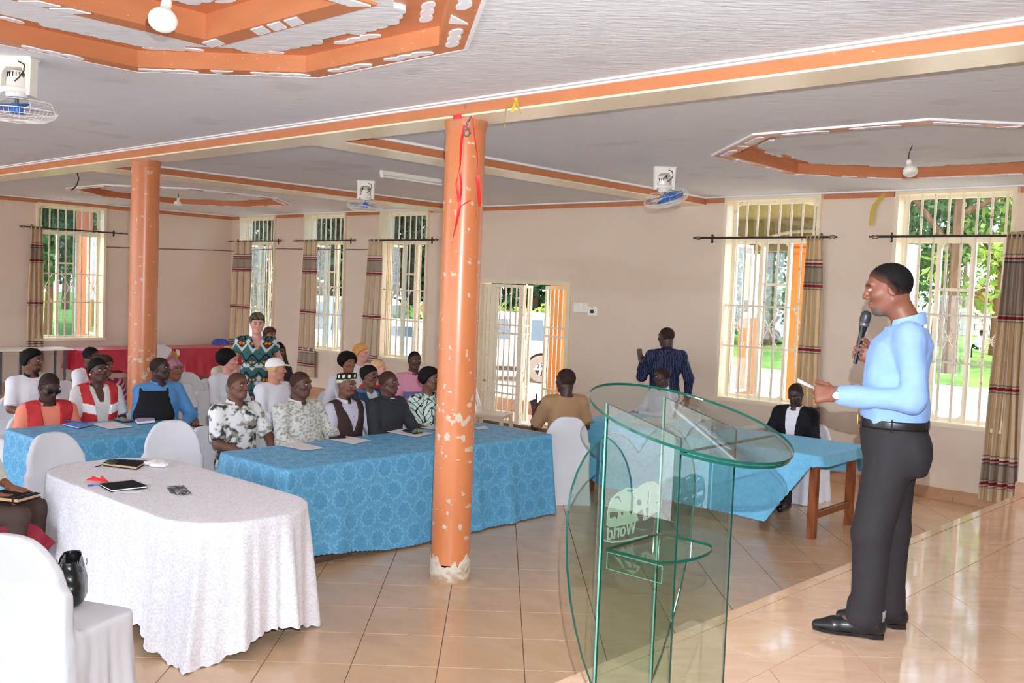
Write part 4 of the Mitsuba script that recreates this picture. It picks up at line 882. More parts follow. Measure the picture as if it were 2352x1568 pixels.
# cars
def car(p, yaw, L, W, Hh, label, bs, group=None, suv=True):
    k = thing('car', label, 'car'); B = rotz(yaw, p); sd = [(-L/2, .42), (-L/2+.02, .95), (-L/2+.12, 1.06), (-L/2+.32, Hh-.08), (-L/2+.55, Hh), (.45, Hh-.02), (.75, Hh-.12), (1.25, 1.10), (L/2-.25, .98), (L/2-.03, .86), (L/2, .5), (L/2-.08, .32), (-L/2+.1, .32)]
    poly = sg.Polygon(sd).buffer(-.04).buffer(.04); wh = [(-L/2+.88), (L/2-.92)]
    for xw in wh: poly = poly.difference(sg.Point(xw, .36).buffer(.42))
    m = prism_xz(poly, -W/2, W/2); v = m.vertices.copy(); v[:, 1] *= np.where(v[:, 2] > 1.05, 1-.22*(v[:, 2]-1.05)/(Hh-1.05), 1); m.vertices = v
    part(k, 'body', xf(m, B), bs)
    for s in (-1, 1):
        yy = s*W/2
        for x0, x1 in ((-1.55, -.72), (-.64, .2), (.28, 1.0)):
            q = sg.Polygon([(x0+.1, 1.1), (x0+.18, Hh-.16), (min(x1, .55), Hh-.16), (x1, 1.1)]); g = prism_xz(q, 0, s*.012); v = g.vertices.copy(); v[:, 1] += s*W/2*(1-.22*np.clip(v[:, 2]-1.05, 0, 9)/(Hh-1.05)); g.vertices = v; part(k, 'side_window', xf(g, B), 'car_glass')
        part(k, 'sill', xf(box(-L/2+1.35, L/2-1.4, yy-.03, yy+.03, .3, .42, .01), B), 'dark_metal')
        part(k, 'mirror', xf(box(.78, .9, yy+s*.02, yy+s*.2, 1.05, 1.2, .02), B), bs); part(k, 'headlamp', xf(box(L/2-.16, L/2-.0, s*(W/2-.42), s*(W/2-.06), .74, .88, .02), B), 'steel')
        for xw in wh:
            R_ = B @ mat((1, 0, 0), (0, 0, 1), (0, -1, 0), (xw, s*(W/2-.10), .36)); w = part(k, 'wheel', xf(lathe([(.18, -.11), (.33, -.11), (.36, -.07), (.36, .07), (.33, .11), (.18, .11), (.18, -.11)], 28), R_), 'tyre', smooth=40)
            part(w, 'rim', xf(cat([lathe([(0, -.04), (.05, -.05), (.05, .05), (0, .04)], 12), lathe([(.17, -.08), (.2, -.08), (.2, .08), (.17, .08)], 24)]+[xf(box(.03, .19, -.028, .028, -.045, .045), rotz(i*math.pi/2.5)) for i in range(5)]), R_), 'steel')
    part(k, 'windscreen', xf(bar((1.24, 0, 1.11), (.74, 0, Hh-.14), .02, W*.80, (1, 0, 0)), B) if False else xf(TM(np.array([(1.26, -W*.44, 1.11), (1.26, W*.44, 1.11), (.77, W*.38, Hh-.13), (.77, -W*.38, Hh-.13)])+np.array([.01, 0, .01]), [[0, 1, 2], [0, 2, 3]], process=False), B), 'car_glass')
    part(k, 'grille', xf(box(L/2-.05, L/2+.015, -.45, .45, .60, .78, .01), B), 'black_gloss'); part(k, 'bumper', xf(box(L/2-.12, L/2+.05, -W/2+.05, W/2-.05, .34, .56, .04), B), bs)
    part(k, 'rear_window', xf(box(-L/2+.16, -L/2+.2, -W*.36, W*.36, 1.15, Hh-.18), B), 'car_glass')
fr = math.atan2(-.86, -.5)
car(spot(1172, 25.6)+(-.3, -.4, 0), math.radians(222), 4.5, 1.8, 1.78, 'white car parked outside the open door', 'car_white')
car(spot(925, 25), math.radians(216), 4.4, 1.76, 1.5, 'white car outside the window left of the pillar', 'car_white'); car(spot(745, 27), math.radians(205), 4.6, 1.85, 2.0, 'silver van outside the second back window', 'car_silver')
car(spot(1800, 52), math.radians(250), 4.4, 1.76, 1.6, 'distant white car on the grass seen through the right window', 'car_white')
# far wall and house
w_ = thing('block_wall', 'grey block wall at the far side of the lawn', 'wall'); a, b = spot(2050, 78), spot(2330, 78)
for r in range(5):
    for i in range(8):
        p, q = a+(b-a)*(i+.5*(r % 2))/8, a+(b-a)*(i+.96+.5*(r % 2))/8; part(w_, 'block', bar(p+(0, 0, .3+.46*r), q+(0, 0, .3+.46*r), .3, .44), 'grey_block')
h_ = thing('house', 'distant house with a gable roof behind the block wall', 'house'); x, y, _ = spot(2262, 92)
part(h_, 'walls', box(x-3, x+3, y, y+6, GZ, 2.3), 'brick_red'); part(h_, 'roof', prism_xz([(x-3.6, 2.2), (x+3.6, 2.2), (x, 4.1)], y-.4, y+6), 'roof_red'); part(h_, 'bargeboard', cat([bar((x-3.6, y-.45, 2.2), (x, y-.45, 4.1), .12, .25), bar((x, y-.45, 4.1), (x+3.6, y-.45, 2.2), .12, .25)]), 'white_plastic')
for dx in (-1.5, 1.5): part(h_, 'window', box(x+dx-.6, x+dx+.6, y-.05, y, .8, 1.9), 'car_glass')
# ---------------------------------------------------------------- people
def Rz(a): c, s = math.cos(a), math.sin(a); return np.array([[c, -s, 0], [s, c, 0], [0, 0, 1.]])
def Ry(a): c, s = math.cos(a), math.sin(a); return np.array([[c, 0, s], [0, 1, 0], [-s, 0, c]])
def Rx(a): c, s = math.cos(a), math.sin(a); return np.array([[1, 0, 0], [0, c, -s], [0, s, c.real]])
def E_(x, y, z, c, r):
    a, b, d = (x-c[0])/r[0], (y-c[1])/r[1], (z-c[2])/r[2]; k0 = np.sqrt(a*a+b*b+d*d); k1 = np.sqrt((a/r[0])**2+(b/r[1])**2+(d/r[2])**2)
    return k0*(k0-1)/np.maximum(k1, 1e-6)
def K_(x, y, z, a, b, ra, rb):
    ba = np.subtract(b, a); L = ba@ba; h = np.clip(((x-a[0])*ba[0]+(y-a[1])*ba[1]+(z-a[2])*ba[2])/L, 0, 1)
    return np.sqrt((x-a[0]-h*ba[0])**2+(y-a[1]-h*ba[1])**2+(z-a[2]-h*ba[2])**2)-(ra+(rb-ra)*h)
def head_sdf(x, y, z, fem=0, wide=0):
    y = y/(1+.10*wide); a = np.abs(y)
    d = E_(x, y, z, (-.012, 0, .028), (.098, .077, .090)); d = smin(d, E_(x, y, z, (.020, 0, -.040), (.067, .058, .078)), .035)
    d = smin(d, E_(x, y, z, (.062, 0, -.094), (.024, .024-.004*fem, .020)), .03)
    d = smin(d, K_(x, a, z, (-.008, .054, -.052), (.050, .024, -.094), .017, .015), .03)
    d = smin(d, K_(x, a, z, (.088, .0, .031), (.073, .044, .036), .0105-.003*fem, .009), .02)
    d = smin(d, E_(x, a, z, (.056, .040, -.016), (.027, .024, .024)), .02)
    d = -smin(-d, E_(x, a, z, (.101, .031, .010), (.020, .018, .013)), .014)
    d = smin(d, K_(x, y, z, (.087, 0, .022), (.107, 0, -.018), .007, .0125), .012); d = smin(d, E_(x, a, z, (.097, .0145, -.025), (.012, .0095, .009)), .007)
    d = smin(d, E_(x, y, z, (.086, 0, -.052), (.014, .026, .0075)), .006); d = smin(d, E_(x, y, z, (.084, 0, -.066), (.014, .023, .0090)), .006)
    d = smin(d, E_(x, a, z, (-.010, .080, -.004), (.019, .009, .031)), .008)
    d = -smin(-d, E_(x, a, z, (-.006, .090, -.004), (.009, .008, .018)), .006)
    return d
HL = lambda x: np.interp(x, [-.12, -.06, -.015, .012, .035, .062, .10], [-.072, -.066, -.030, .022, .034, .062, .074])
DK = np.array(lin(20, 16, 16))
def hand_mesh(curl=(.25, .35, .2), spread=.08, thumb=(.35, .2), point=False, right=True, h=.0034, k=.95):
    s = SDF((-.05, -.075, -.10), (.21, .105, .06), h)
    s.cap((-.04, 0, 0), (.012, 0, 0), .027, .026, .01)
    ys, Ls, rs = (.032, .0105, -.0115, -.032), (.070, .079, .073, .056), (.0092, .0095, .0090, .0080)
    for y, r in zip(ys, rs): s.cap((.012, y*.55, -.002), (.086-.10*abs(y-.008)*.6, y, -.001), .0155, r+.0035, .022)
    for i, (y, L, r) in enumerate(zip(ys, Ls, rs)):
        c = (.05, .1, .05) if point and i == 0 else [q*(1+.08*i) for q in curl]
        p = np.array([.086-.10*abs(y-.008)*.6, y, -.001]); a = 0; az = spread*(1.5-i)
        for seg, q in zip((.46, .30, .24), c):
            a += q; d = np.array([math.cos(a)*math.cos(az), math.sin(az)*math.cos(a)*1.0, -math.sin(a)]); n = p+d*L*seg
            s.cap(p, n, r, r*.93, .006); r *= .94; p = n
    p = np.array([.018, .022, -.008])
    for L, r, a, e in ((.042, .0145, .80, .35+thumb[0]*.3), (.036, .0115, .55-thumb[0]*.6, .3+thumb[0]), (.028, .0100, .35-thumb[0]*.9, .3+thumb[0]+thumb[1])):
        d = np.array([math.cos(a)*math.cos(e), math.sin(a)*math.cos(e), -math.sin(e)]); n = p+d*L; s.cap(p, n, r, r*.92, .010); p = n
    m = s.mesh(1)
    if not right: m.vertices = m.vertices*np.array([1, 1, -1]); m.invert()
    m.vertices = m.vertices*k; return m
def hand_frame(w, fwd, back):
    x = np.asarray(fwd, float); x /= np.linalg.norm(x); z = np.asarray(back, float); z = z-x*(x@z); z /= np.linalg.norm(z); return x, z, np.asarray(w, float)
def put_hand(m, w, fwd, back, right=True):
    x, z, o = hand_frame(w, fwd, back)
    if not right: z = -z
    return xf(m, mat(x, np.cross(z, x), z, o))

def person(label, x, y, yaw, top, skin, *, sit=True, seat=.45, z0=0., fem=0, fat=0., wide=0., head=(0, 0, 0), lean=.0, shirt=None, trousers=lin(40, 38, 42), hair='short', hair_col=DK, arms=None, hands=(), eyes=True, beard=0, sc=None, legs=None, shoes=lin(26, 24, 24), gaze=(0, 0), lips=None, skirt=None, fine=.0058, key=None, bodyh=.016, twist=0., J=None, chest=None):
    k = thing('person', label, 'person'); TO = rotz(math.radians(yaw), (x, y, z0)); skin = np.array(skin, float); lips = np.array(lips) if lips is not None else skin*np.array([1.05, .82, .82])+np.array([.008, 0, .003])
    hz = (seat+.085) if sit else .90; s = sc or float(np.clip((top-z0-hz)/(.82*math.cos(lean)+.0), .90, 1.08)) if sit else (sc or (top-z0)/1.74)
    if sit: hz = top-z0-s*.82*math.cos(lean)-.0
    else: hz = .92*s
    hip = np.array([0, 0, hz]); RL = Ry(lean) @ Rz(twist); U = lambda *p: hip+RL @ (np.array(p, float)*s)
    sw = .175 if fem else .192; sw += .03*max(fat, 0)
    j = dict(neck=U(-.012, 0, .535), shL=U(-.012, sw, .465), shR=U(-.012, -sw, .465), elL=U(.07, sw+.06, .20), elR=U(.07, -sw-.06, .20), wrL=U(.30, .11, .13), wrR=U(.30, -.11, .13), head=U(.018, 0, .700) if J is None or 'head' not in J else None)
    if sit: j.update(hipL=hip+(0, .09*s, -.01), hipR=hip-(0, .09*s, .01), knL=hip+(.43*s, .12*s, .0), knR=hip+(.43*s, -.12*s, .0), anL=np.array([.42*s, .12*s, .085]), anR=np.array([.42*s, -.12*s, .085]))
    else: j.update(hipL=hip+(0, .09*s, -.02), hipR=hip-(0, .09*s, .02), knL=np.array([.02, .10*s, .49*s]), knR=np.array([.02, -.10*s, .49*s]), anL=np.array([-.02, .10*s, .085]), anR=np.array([-.02, -.10*s, .085]), elL=U(-.03, sw+.08, .16), elR=U(-.03, -sw-.08, .16), wrL=U(.08, sw+.08, -.08), wrR=U(.08, -sw-.08, -.08))
    if J: j.update({a: np.asarray(b, float) for a, b in J.items()})
    if arms: j.update({a: (hip+RL @ (np.array(b[1:], float)*s)) if b[0] == 'u' else np.array(b, float) for a, b in arms.items()})
    Rh = Rz(head[0]) @ Ry(head[1]) @ Rx(head[2]); hc = j['head']; hs = min(s, 1.04) if sc is None else 1.03
    loc = lambda X, Y, Z: tuple((Rh[0, i]*(X-hc[0])+Rh[1, i]*(Y-hc[1])+Rh[2, i]*(Z-hc[2]))/hs for i in range(3))
    toH = lambda P: hc+(Rh @ (np.asarray(P, float).T*hs)).T
    zt = [-.12, 0, .10, .22, .36, .45, .51]; cx = np.array([0, 0, .004, .006, .004, -.006, -.012]); rx = np.array([.11, .118, .112, .108, .118, .105, .070]); ry = np.array([.165, .172, .155, .152, .172, .168, .10])
    if fem: ry = ry*np.array([1.06, 1.06, .95, .92, .92, .9, .9]); rx = rx+np.array([0, 0, 0, .004, .012, 0, 0])
    if fat: w = np.array([.4, .8, 1.1, 1.1, .7, .3, .1])*fat; rx = rx+.055*w; cx = cx+.03*w; ry = ry+.05*w
    if chest: cx, rx, ry = (np.asarray(q) for q in chest)
    def torso(S, grow, kk=.02, zlow=-.12, ztop=.51):
        zz = np.array(zt); 
        if zlow > zz[0]: zz = np.clip(zz, zlow, None)
        C, A, B = (np.interp(zz, zt, q)*s for q in (cx, rx, ry))
        Zs = zz*s; Q = RL.T
        def fn(X, Y, Z):
            a, b, c = X-hip[0], Y-hip[1], Z-hip[2]; u, v, w = (Q[i, 0]*a+Q[i, 1]*b+Q[i, 2]*c for i in range(3))
            wc = np.clip(w, Zs[0], Zs[-1]); cc, ra, rb = np.interp(wc, Zs, C), np.interp(wc, Zs, A)+grow, np.interp(wc, Zs, B)+grow
            e = 2.5; q = (np.abs((u-cc)/ra)**e+np.abs(v/rb)**e)**(1/e); d = (q-1)*np.minimum(ra, rb)*.9; dz = np.maximum(np.maximum(Zs[0]-w, w-Zs[-1]-grow), 0)
            return np.where(dz > 0, np.sqrt(np.maximum(d, 0)**2+dz**2), d)
        R = .36+.1*max(fat, 0); S.op(fn, hip+(-R, -R, (zlow-.05)*s), hip+(R+.1, R, .62*s), kk)
        for sd in ('L', 'R'): S.cap(U(-.012, (.09 if sd == 'L' else -.09), .485), j['sh'+sd], .052*s+grow, .056*s+grow, .04)
    allp = np.array([v for v in j.values() if v is not None]); lo, hi = allp.min(0)-.19, allp.max(0)+.19; hi[2] = hc[2]+.17; lo[2] = max(lo[2], -.01)
    lo[0] -= .08*(fat > 0)
    # ---- skin
    S = SDF(lo, hi, bodyh, [(hc-(.14, .13, .155), hc+(.14, .13, .16))], fine)
    S.op(lambda X, Y, Z: head_sdf(*loc(X, Y, Z), fem, wide)*hs, hc-.15, hc+.15, .01, pad=.02)
    nk = toH([-.028, 0, -.065]); S.cap(nk, j['neck'], (.050 if fem else .057)*s+.006*max(fat, 0), (.054 if fem else .064)*s+.006*max(fat, 0), .03)
    torso(S, -.012, .05)
    for sd in 'LR':
        S.cap(j['sh'+sd], j['el'+sd], .050*s*(1-.12*fem)+.010*max(fat, 0), .040*s*(1-.1*fem)+.006*max(fat, 0), .03); S.cap(j['el'+sd], j['wr'+sd], .041*s*(1-.1*fem)+.006*max(fat, 0), .027*s, .02)
        S.cap(j['hip'+sd], j['kn'+sd], .078*s, .052*s, .03); S.cap(j['kn'+sd], j['an'+sd], .05*s, .036*s, .02); S.cap(j['an'+sd], j['an'+sd]+(.13*s, 0, -.045), .038*s, .030*s, .02)
    m = S.mesh(1); hm = [m]
    for hd in hands: hm.append(put_hand(hand_mesh(**hd.get('g', {}), right=hd['right'], k=.98*s), j['wr'+('R' if hd['right'] else 'L')], hd['fwd'], hd['back'], hd['right']))
    if not hands and True:
        for sd in 'LR':
            d = j['wr'+sd]-j['el'+sd]; hm.append(put_hand(hand_mesh(curl=(.5, .6, .4), right=sd == 'R', h=.006, k=.98*s), j['wr'+sd], d, (0, 0, 1) if sit else (0, -1 if sd == 'R' else 1, 0), sd == 'R'))
    m = cat(hm)
    def skincol(P):
        q = np.stack(loc(P[:, 0], P[:, 1], P[:, 2]), 1); a = np.abs(q[:, 1]); C = np.tile(skin, (len(P), 1)); C = C*(1+.16*(meshkit.fbm(P*28, 2, 3)-.5))[:, None]
        inh = (np.abs(q) < .16).all(1)
        def put(w, c, t=1.):
            w = (w*t)[:, None]; C[:] = C*(1-w)+np.asarray(c)*w
        sm = lambda e0, e1, v: np.clip((v-e0)/(e1-e0), 0, 1)
        put(inh*sm(.030, .022, a)*sm(.0105, .006, np.abs(q[:, 2]+.059))*sm(.070, .078, q[:, 0]), lips, .75)
        put(inh*sm(.0012, .0, np.abs(q[:, 2]+.0592))*sm(.026, .018, a)*sm(.07, .078, q[:, 0]), skin*.25, .8)
        if eyes: put(inh*sm(.0075, .004, np.abs(q[:, 2]-.0335-.10*(a-.03)*(a > .03)*-1))*sm(.010, .016, a)*sm(.052, .046, a)*sm(.055, .065, q[:, 0]), np.minimum(np.array(hair_col), skin)*.6, .8)
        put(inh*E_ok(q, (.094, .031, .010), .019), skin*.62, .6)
        if beard: put(inh*np.maximum(sm(-.066, -.080, q[:, 2])*sm(.02, .035, q[:, 0])*sm(.055, .04, a), sm(.008, .004, np.abs(q[:, 2]+.0405))*sm(.032, .024, a)*sm(.07, .078, q[:, 0])), DK if beard < 2 else np.array(lin(84, 76, 74)), .8)
        return C
    part(k, 'body', m, 'vc_skin', smooth=True, color=colored(m, skincol), to=TW(TO))
    # ---- eyes
    if eyes:
        for sg_ in (1, -1):
            e = icos((0, 0, 0), 1, 2); V = e.vertices.copy(); g = np.array([1., gaze[0], gaze[1]]); g /= np.linalg.norm(g); ang = V@g
            C = np.where((ang > .80)[:, None], np.array(lin(30, 22, 20)), np.array(lin(196, 188, 180))); e.vertices = toH(V*np.array([.0120, .0132, .0066])+np.array([.0812, .031*sg_*(1+.1*wide), .010]))
            part(k, 'eye', e, 'vc_gloss', smooth=True, color=C, to=TW(TO))
    # ---- hair
    if hair:
        t = {'short': .004, 'shaved': .002, 'afro': .042, 'puff': .026, 'bun': .012, 'cap': .008}.get(hair, .006); Hh = SDF(hc-.19, hc+.19, .0062 if t < .02 else .009)
        def hf(X, Y, Z):
            a, b, c = loc(X, Y, Z); d = head_sdf(a, b, c, fem, wide)-t*np.clip((c-HL(a))/.022, -.3, 1)-.0004
            if hair in ('bun',): d = smin(d, E_(a, b, c, (-.10, 0, .05), (.04, .045, .045)), .02)
            if hair == 'afro': d = E_(a, b, c, (-.035, 0, .045), (.118, .118, .105))-.012
            return np.maximum(d, HL(a-.012*(t > .02))-c)*hs
        Hh.op(hf, hc-.18, hc+.18, .0, pad=0)
        if hair == 'shaved': hair_col = np.array(hair_col)*.35+skin*.42
        if hair in ('afro', 'puff'): Hh.noise(.008, 45, 5)
        def haircol(P):
            q2 = np.stack(loc(P[:, 0], P[:, 1], P[:, 2]), 1); base = np.asarray(hair_col)*(.8+.5*meshkit.fbm(P*60, 2, 1))[:, None]
            if hair in ('short', 'shaved'): w = (np.clip((q2[:, 2]-HL(q2[:, 0])-.004)/.05, 0, 1)**.7)[:, None]; base = base*w+(skin*.55+base*.25)*(1-w)
            return base
        hmsh = Hh.mesh(1); part(k, 'hair', hmsh, 'vc', smooth=True, color=colored(hmsh, lambda P: haircol(P)), to=TW(TO))
    # ---- garments
    def garment(name, grow, sleeve, col, zlow=-.13, vneck=None, open_front=None, hh=.0125, folds=.010, bs='vc', armhole=False, lab=None, ruf=9, neckr=.012, square=None):
        G = SDF(lo-.02, hi+.02-(0, 0, .1), hh); torso(G, grow, .03, zlow)
        for sd in 'LR':
            a, b, c = j['sh'+sd], j['el'+sd], j['wr'+sd]
            if sleeve in ('long', 'rolled'): G.cap(a, b, .060*s+grow*.6+.012*fat, .050*s+grow*.5+.008*fat, .03); G.cap(b, b+(c-b)*(.93 if sleeve == 'long' else .35), .050*s+grow*.5+.008*fat, .036*s+grow*.4, .03)
            elif sleeve == 'short': G.cap(a, a+(b-a)*.86, .062*s+grow*.6+.012*fat, .060*s+grow*.7+.010*fat, .03)
            elif sleeve == 'cap': G.cap(a, a+(b-a)*.3, .062*s+grow*.6, .060*s+grow*.7, .03)
        if folds: G.noise(folds, ruf, 4, (1, 1, .7))
        up_ = RL @ np.array([0, 0, 1.]); fwd_ = RL @ np.array([1., 0, 0])
        for sd in 'LR':      # clean cuffs
            a, b, c = j['sh'+sd], j['el'+sd], j['wr'+sd]
            if sleeve == 'short':
                d = (b-a)/np.linalg.norm(b-a); o = a+(b-a)*.90; G.op(lambda X, Y, Z: np.maximum(-((X-o[0])*d[0]+(Y-o[1])*d[1]+(Z-o[2])*d[2]), np.sqrt((X-o[0])**2+(Y-o[1])**2+(Z-o[2])**2)-.13), o-.14, o+.14, 0, 's')
            if armhole: G.ell(j['sh'+sd]+(RL @ np.array([0, .035 if sd == 'L' else -.035, -.03]))*s, (.10*s, .062*s, .13*s), .0, 's')
        n0, n1 = j['neck']+up_*.012*s, nk+up_*.10*s
        G.cap(n0, n1, (.058 if fem else .066)*s+neckr+.006*max(fat, 0), .075*s+neckr, .004, 's')
        if vneck:
            dpt, w = vneck
            G.cap(j['neck']+fwd_*.10*s, j['neck']+fwd_*.15*s-up_*dpt*s, w, .008, .004, 's')
        if open_front:
            zb_, w0, w1 = open_front      # opening from the neck down to height zb_ (relative to the hip), half widths
            def of(X, Y, Z):
                a, b, c = X-hip[0], Y-hip[1], Z-hip[2]; u, v, w = (RL.T[i, 0]*a+RL.T[i, 1]*b+RL.T[i, 2]*c for i in range(3)); f = np.clip((w/s-zb_)/(.50-zb_), -.0, 1)
                return np.maximum(np.maximum(np.abs(v)-(w0+(w1-w0)*f)*s, -(u-.0)), (zb_*s-w))
            G.op(of, hip+(-.1, -.2, zb_*s-.05), hip+(.45, .2, .62*s), 0, 's', pad=.05)
        gm = G.mesh(1); P = np.asarray(gm.vertices)-hip; Q = P @ RL/s
        part(k, name, gm, bs, smooth=True, color=np.clip(col(Q, P) if callable(col) else np.tile(np.asarray(col, float), (len(Q), 1)), 0, 1), to=TW(TO), label=lab); return gm
    def collar(col, h=.042, r=.062, gap=.5, tilt=.30, nm='collar', lab=None):
        ax = j['neck']+RL @ np.array([0.004, 0, .004])*s; 
        def fn(u, v):
            a = gap+(2*np.pi-2*gap)*u; R_ = r*s+.006*max(fat, 0)+.002+.011*(1-v); pts = np.stack([R_*np.cos(a)*1.08, R_*np.sin(a)*1.10, h*s*(v-.25)-tilt*R_*np.cos(a)*.9], -1); return np.moveaxis(ax+pts @ RL.T, -1, 0)
        g1, _ = grid(fn, 40, 6); part(k, nm, g1, 'vc', smooth=True, color=flat(g1, col), to=TW(TO), label=lab)
    if shirt:
        for gdef in (shirt if isinstance(shirt, list) else [shirt]):
            gdef = dict(gdef); cl = gdef.pop('collar', None); garment(**{**dict(name='shirt', grow=.014, sleeve='long'), **gdef})
            if cl is not None: collar(cl if not isinstance(cl, dict) else cl['col'], **({} if not isinstance(cl, dict) else {a: b for a, b in cl.items() if a != 'col'}))
    if trousers is not None:
        G = SDF(np.minimum(lo, -.35), np.array([max(hi[0], .75), hi[1]+.05, hip[2]+.2]), .017); Z_ = np.array([-.15, -.05, .05])*s
        G.loft(Z_+hip[2], 0, (np.interp(Z_/s, zt, rx)+.012)*s, (np.interp(Z_/s, zt, ry)+.010)*s, .03)
        for sd in 'LR': G.cap(j['hip'+sd], j['kn'+sd], .090*s, .070*s, .04); G.cap(j['kn'+sd], j['an'+sd]+(0, 0, .0), .068*s, .060*s, .03)
        if skirt: G.cap(j['hipL']*.5+j['hipR']*.5, j['knL']*.5+j['knR']*.5, .13*s, .13*s, .08); G.cap(j['knL']*.5+j['knR']*.5, (j['anL']+j['anR'])*.5+(0, 0, .10), .13*s, .14*s, .05)
        G.noise(.008, 9, 8); gm = G.mesh(1); part(k, 'skirt' if skirt else 'trousers', gm, 'vc', smooth=True, color=flat(gm, trousers), to=TW(TO))
        for sd in 'LR':
            F_ = SDF(j['an'+sd]-(.12, .08, .12), j['an'+sd]+(.26, .08, .06), .012); a = j['an'+sd]; F_.cap((a[0]-.04, a[1], .042), (a[0]+.13, a[1], .036), .040, .036, .02); F_.cap((a[0], a[1], .07), (a[0], a[1], .09), .045, .045, .02); F_.op(lambda X, Y, Z: Z-.002+0*X+0*Y, (-9, -9, -9), (9, 9, 0), 0, 's', pad=.01); fm = F_.mesh(1); part(k, 'shoe', fm, 'vc_gloss', smooth=True, color=flat(fm, shoes), to=TW(TO))
    return dict(k=k, TO=TO, toH=toH, U=U, j=j, s=s, hip=hip, RL=RL, hs=hs, loc=loc, hc=hc)
def E_ok(q, c, r): return (np.clip(1.3-np.sqrt((q[:, 0]-c[0])**2+(np.abs(q[:, 1])-c[1])**2+(q[:, 2]-c[2])**2)/r, 0, .5)*2)
def wear(p, name, mesh, col, bs='vc', smooth=True, lab=None):
    """a mesh given in the person's own coordinates"""
    return part(p['k'], name, mesh, bs, smooth=smooth, color=(flat(mesh, col) if not callable(col) else np.clip(col(np.asarray(mesh.vertices)), 0, 1)) if bs.startswith('vc') else None, to=TW(p['TO']), label=lab)
def headwear(p, name, fn, col, h=.007, lab=None, sm=1, noise_=0):
    S = SDF(p['hc']-.22, p['hc']+.24, h); S.op(lambda X, Y, Z: fn(*p['loc'](X, Y, Z))*p['hs'], p['hc']-.21, p['hc']+.23, 0, pad=0)
    if noise_: S.noise(noise_, 30, 2)
    m = S.mesh(sm); q = np.stack(p['loc'](*np.asarray(m.vertices).T), 1)
    part(p['k'], name, m, 'vc', smooth=True, color=np.clip(col(q), 0, 1) if callable(col) else flat(m, col), to=TW(p['TO']), label=lab)
def glasses(p, tint='lens'):
    Q = lambda P: p['toH'](np.asarray(P, float)); rims = []
    for sg_ in (1, -1):
        rims.append(tube(Q([(.103-.25*abs(.027*math.cos(t)*sg_+.033*sg_)**1.6, .033*sg_+.027*math.cos(t), .008+.019*math.sin(t)) for t in np.arange(16)*math.pi/8]), .0022, 5, closed=True))
        rims.append(tube(Q([(.092, sg_*.062, .014), (.05, sg_*.078, .014), (-.01, sg_*.082, .012)]), .002, 5))
        c = sg.Point(0, 0).buffer(1, 4); V = np.array([(.100, .033*sg_+.024*a, .008+.016*b) for a, b in list(c.exterior.coords)[:-1]]+[(.103, .033*sg_, .008)]); n = len(V)-1
        wear(p, 'spectacle_lens', TM(Q(V), [(i, (i+1) % n, n) for i in range(n)], process=False), None, tint, False)
    rims.append(tube(Q([(.106, .008, .014), (.108, 0, .016), (.106, -.008, .014)]), .002, 5)); wear(p, 'spectacle_frame', cat(rims), lin(26, 24, 26), 'vc_gloss')

SK = dict(d1=lin(72, 50, 44), d2=lin(90, 60, 50), d3=lin(112, 74, 58), d4=lin(142, 92, 70), alb=lin(222, 160, 146), alb2=lin(204, 142, 118))
def fn_noise(c0, c1, f, lo_=.45, hi_=.55, c2=None):
    c0, c1 = np.array(c0), np.array(c1)
    def g(Q, P):
        n = meshkit.fbm(Q*f, 3, 2); w = np.clip((n-lo_)/(hi_-lo_), 0, 1)[:, None]; C = c0*(1-w)+c1*w
        if c2 is not None: n2 = meshkit.fbm(Q*f*1.3+9, 3, 5); w2 = np.clip((n2-.60)/.05, 0, 1)[:, None]; C = C*(1-w2)+np.array(c2)*w2
        return C
    return g
WHT, GRYW = lin(236, 234, 240), lin(214, 212, 218)
def seatchair(x, y, a, lab, zs=.86):
    return solo('covered_chair', cover_ply, None, lab, 'chair', to=TW(rotz(math.radians(a), (x, y, 0)) @ np.diag([.96, .82, zs, 1])))

# front row behind the long blue table
p = person('man in a black and white floral shirt, first at the long blue table', -7.17, 4.48, 6, 1.30, SK['d3'], fat=.25, head=(.10, -.02, 0), gaze=(.25, 0), lean=.0,
           shirt=dict(sleeve='short', hh=.0085, vneck=(.15, .035), collar=dict(col=lin(206, 206, 204), gap=.75, r=.070), col=fn_noise(lin(226, 226, 226), lin(64, 66, 70), 17, .50, .58, lin(150, 146, 130))), hair='shaved',
           arms=dict(elR=('u', .10, -.27, .20), wrR=('u', .36, -.14, .14), elL=('u', .14, .27, .22), wrL=('u', .40, .10, .13)), hands=[dict(right=True, fwd=(1, .5, -.05), back=(0, 0, 1)), dict(right=False, fwd=(1, -.4, 0), back=(0, 0, 1))], trousers=lin(62, 50, 46))
seatchair(-7.30, 4.48, 4, 'white covered chair of the man in the floral shirt')
p = person('heavy man in a pale speckled shirt at the long blue table', -6.98, 4.98, 8, 1.305, SK['d2'], fat=.75, wide=.8, head=(.22, .02, 0), gaze=(.2, 0),
           shirt=dict(sleeve='long', hh=.0085, col=fn_noise(lin(206, 205, 198), lin(150, 148, 140), 60, .50, .62), vneck=(.03, .03), collar=dict(col=lin(196, 195, 188), gap=.45, r=.074)), hair='shaved', beard=0,
           arms=dict(elR=('u', .12, -.30, .20), wrR=('u', .34, -.10, .14), elL=('u', .14, .30, .22), wrL=('u', .36, .08, .14)))
for zz in (.36, .28, .20, .12): wear(p, 'button', icos(p['U'](.157+.03*(.36-zz), 0, zz), .007, 1), lin(30, 30, 32), 'vc_gloss')
seatchair(-7.14, 4.98, 4, 'white covered chair of the heavy man in the speckled shirt')
def vestcol(Q, P): return np.tile(np.array(lin(62, 46, 44)), (len(Q), 1))
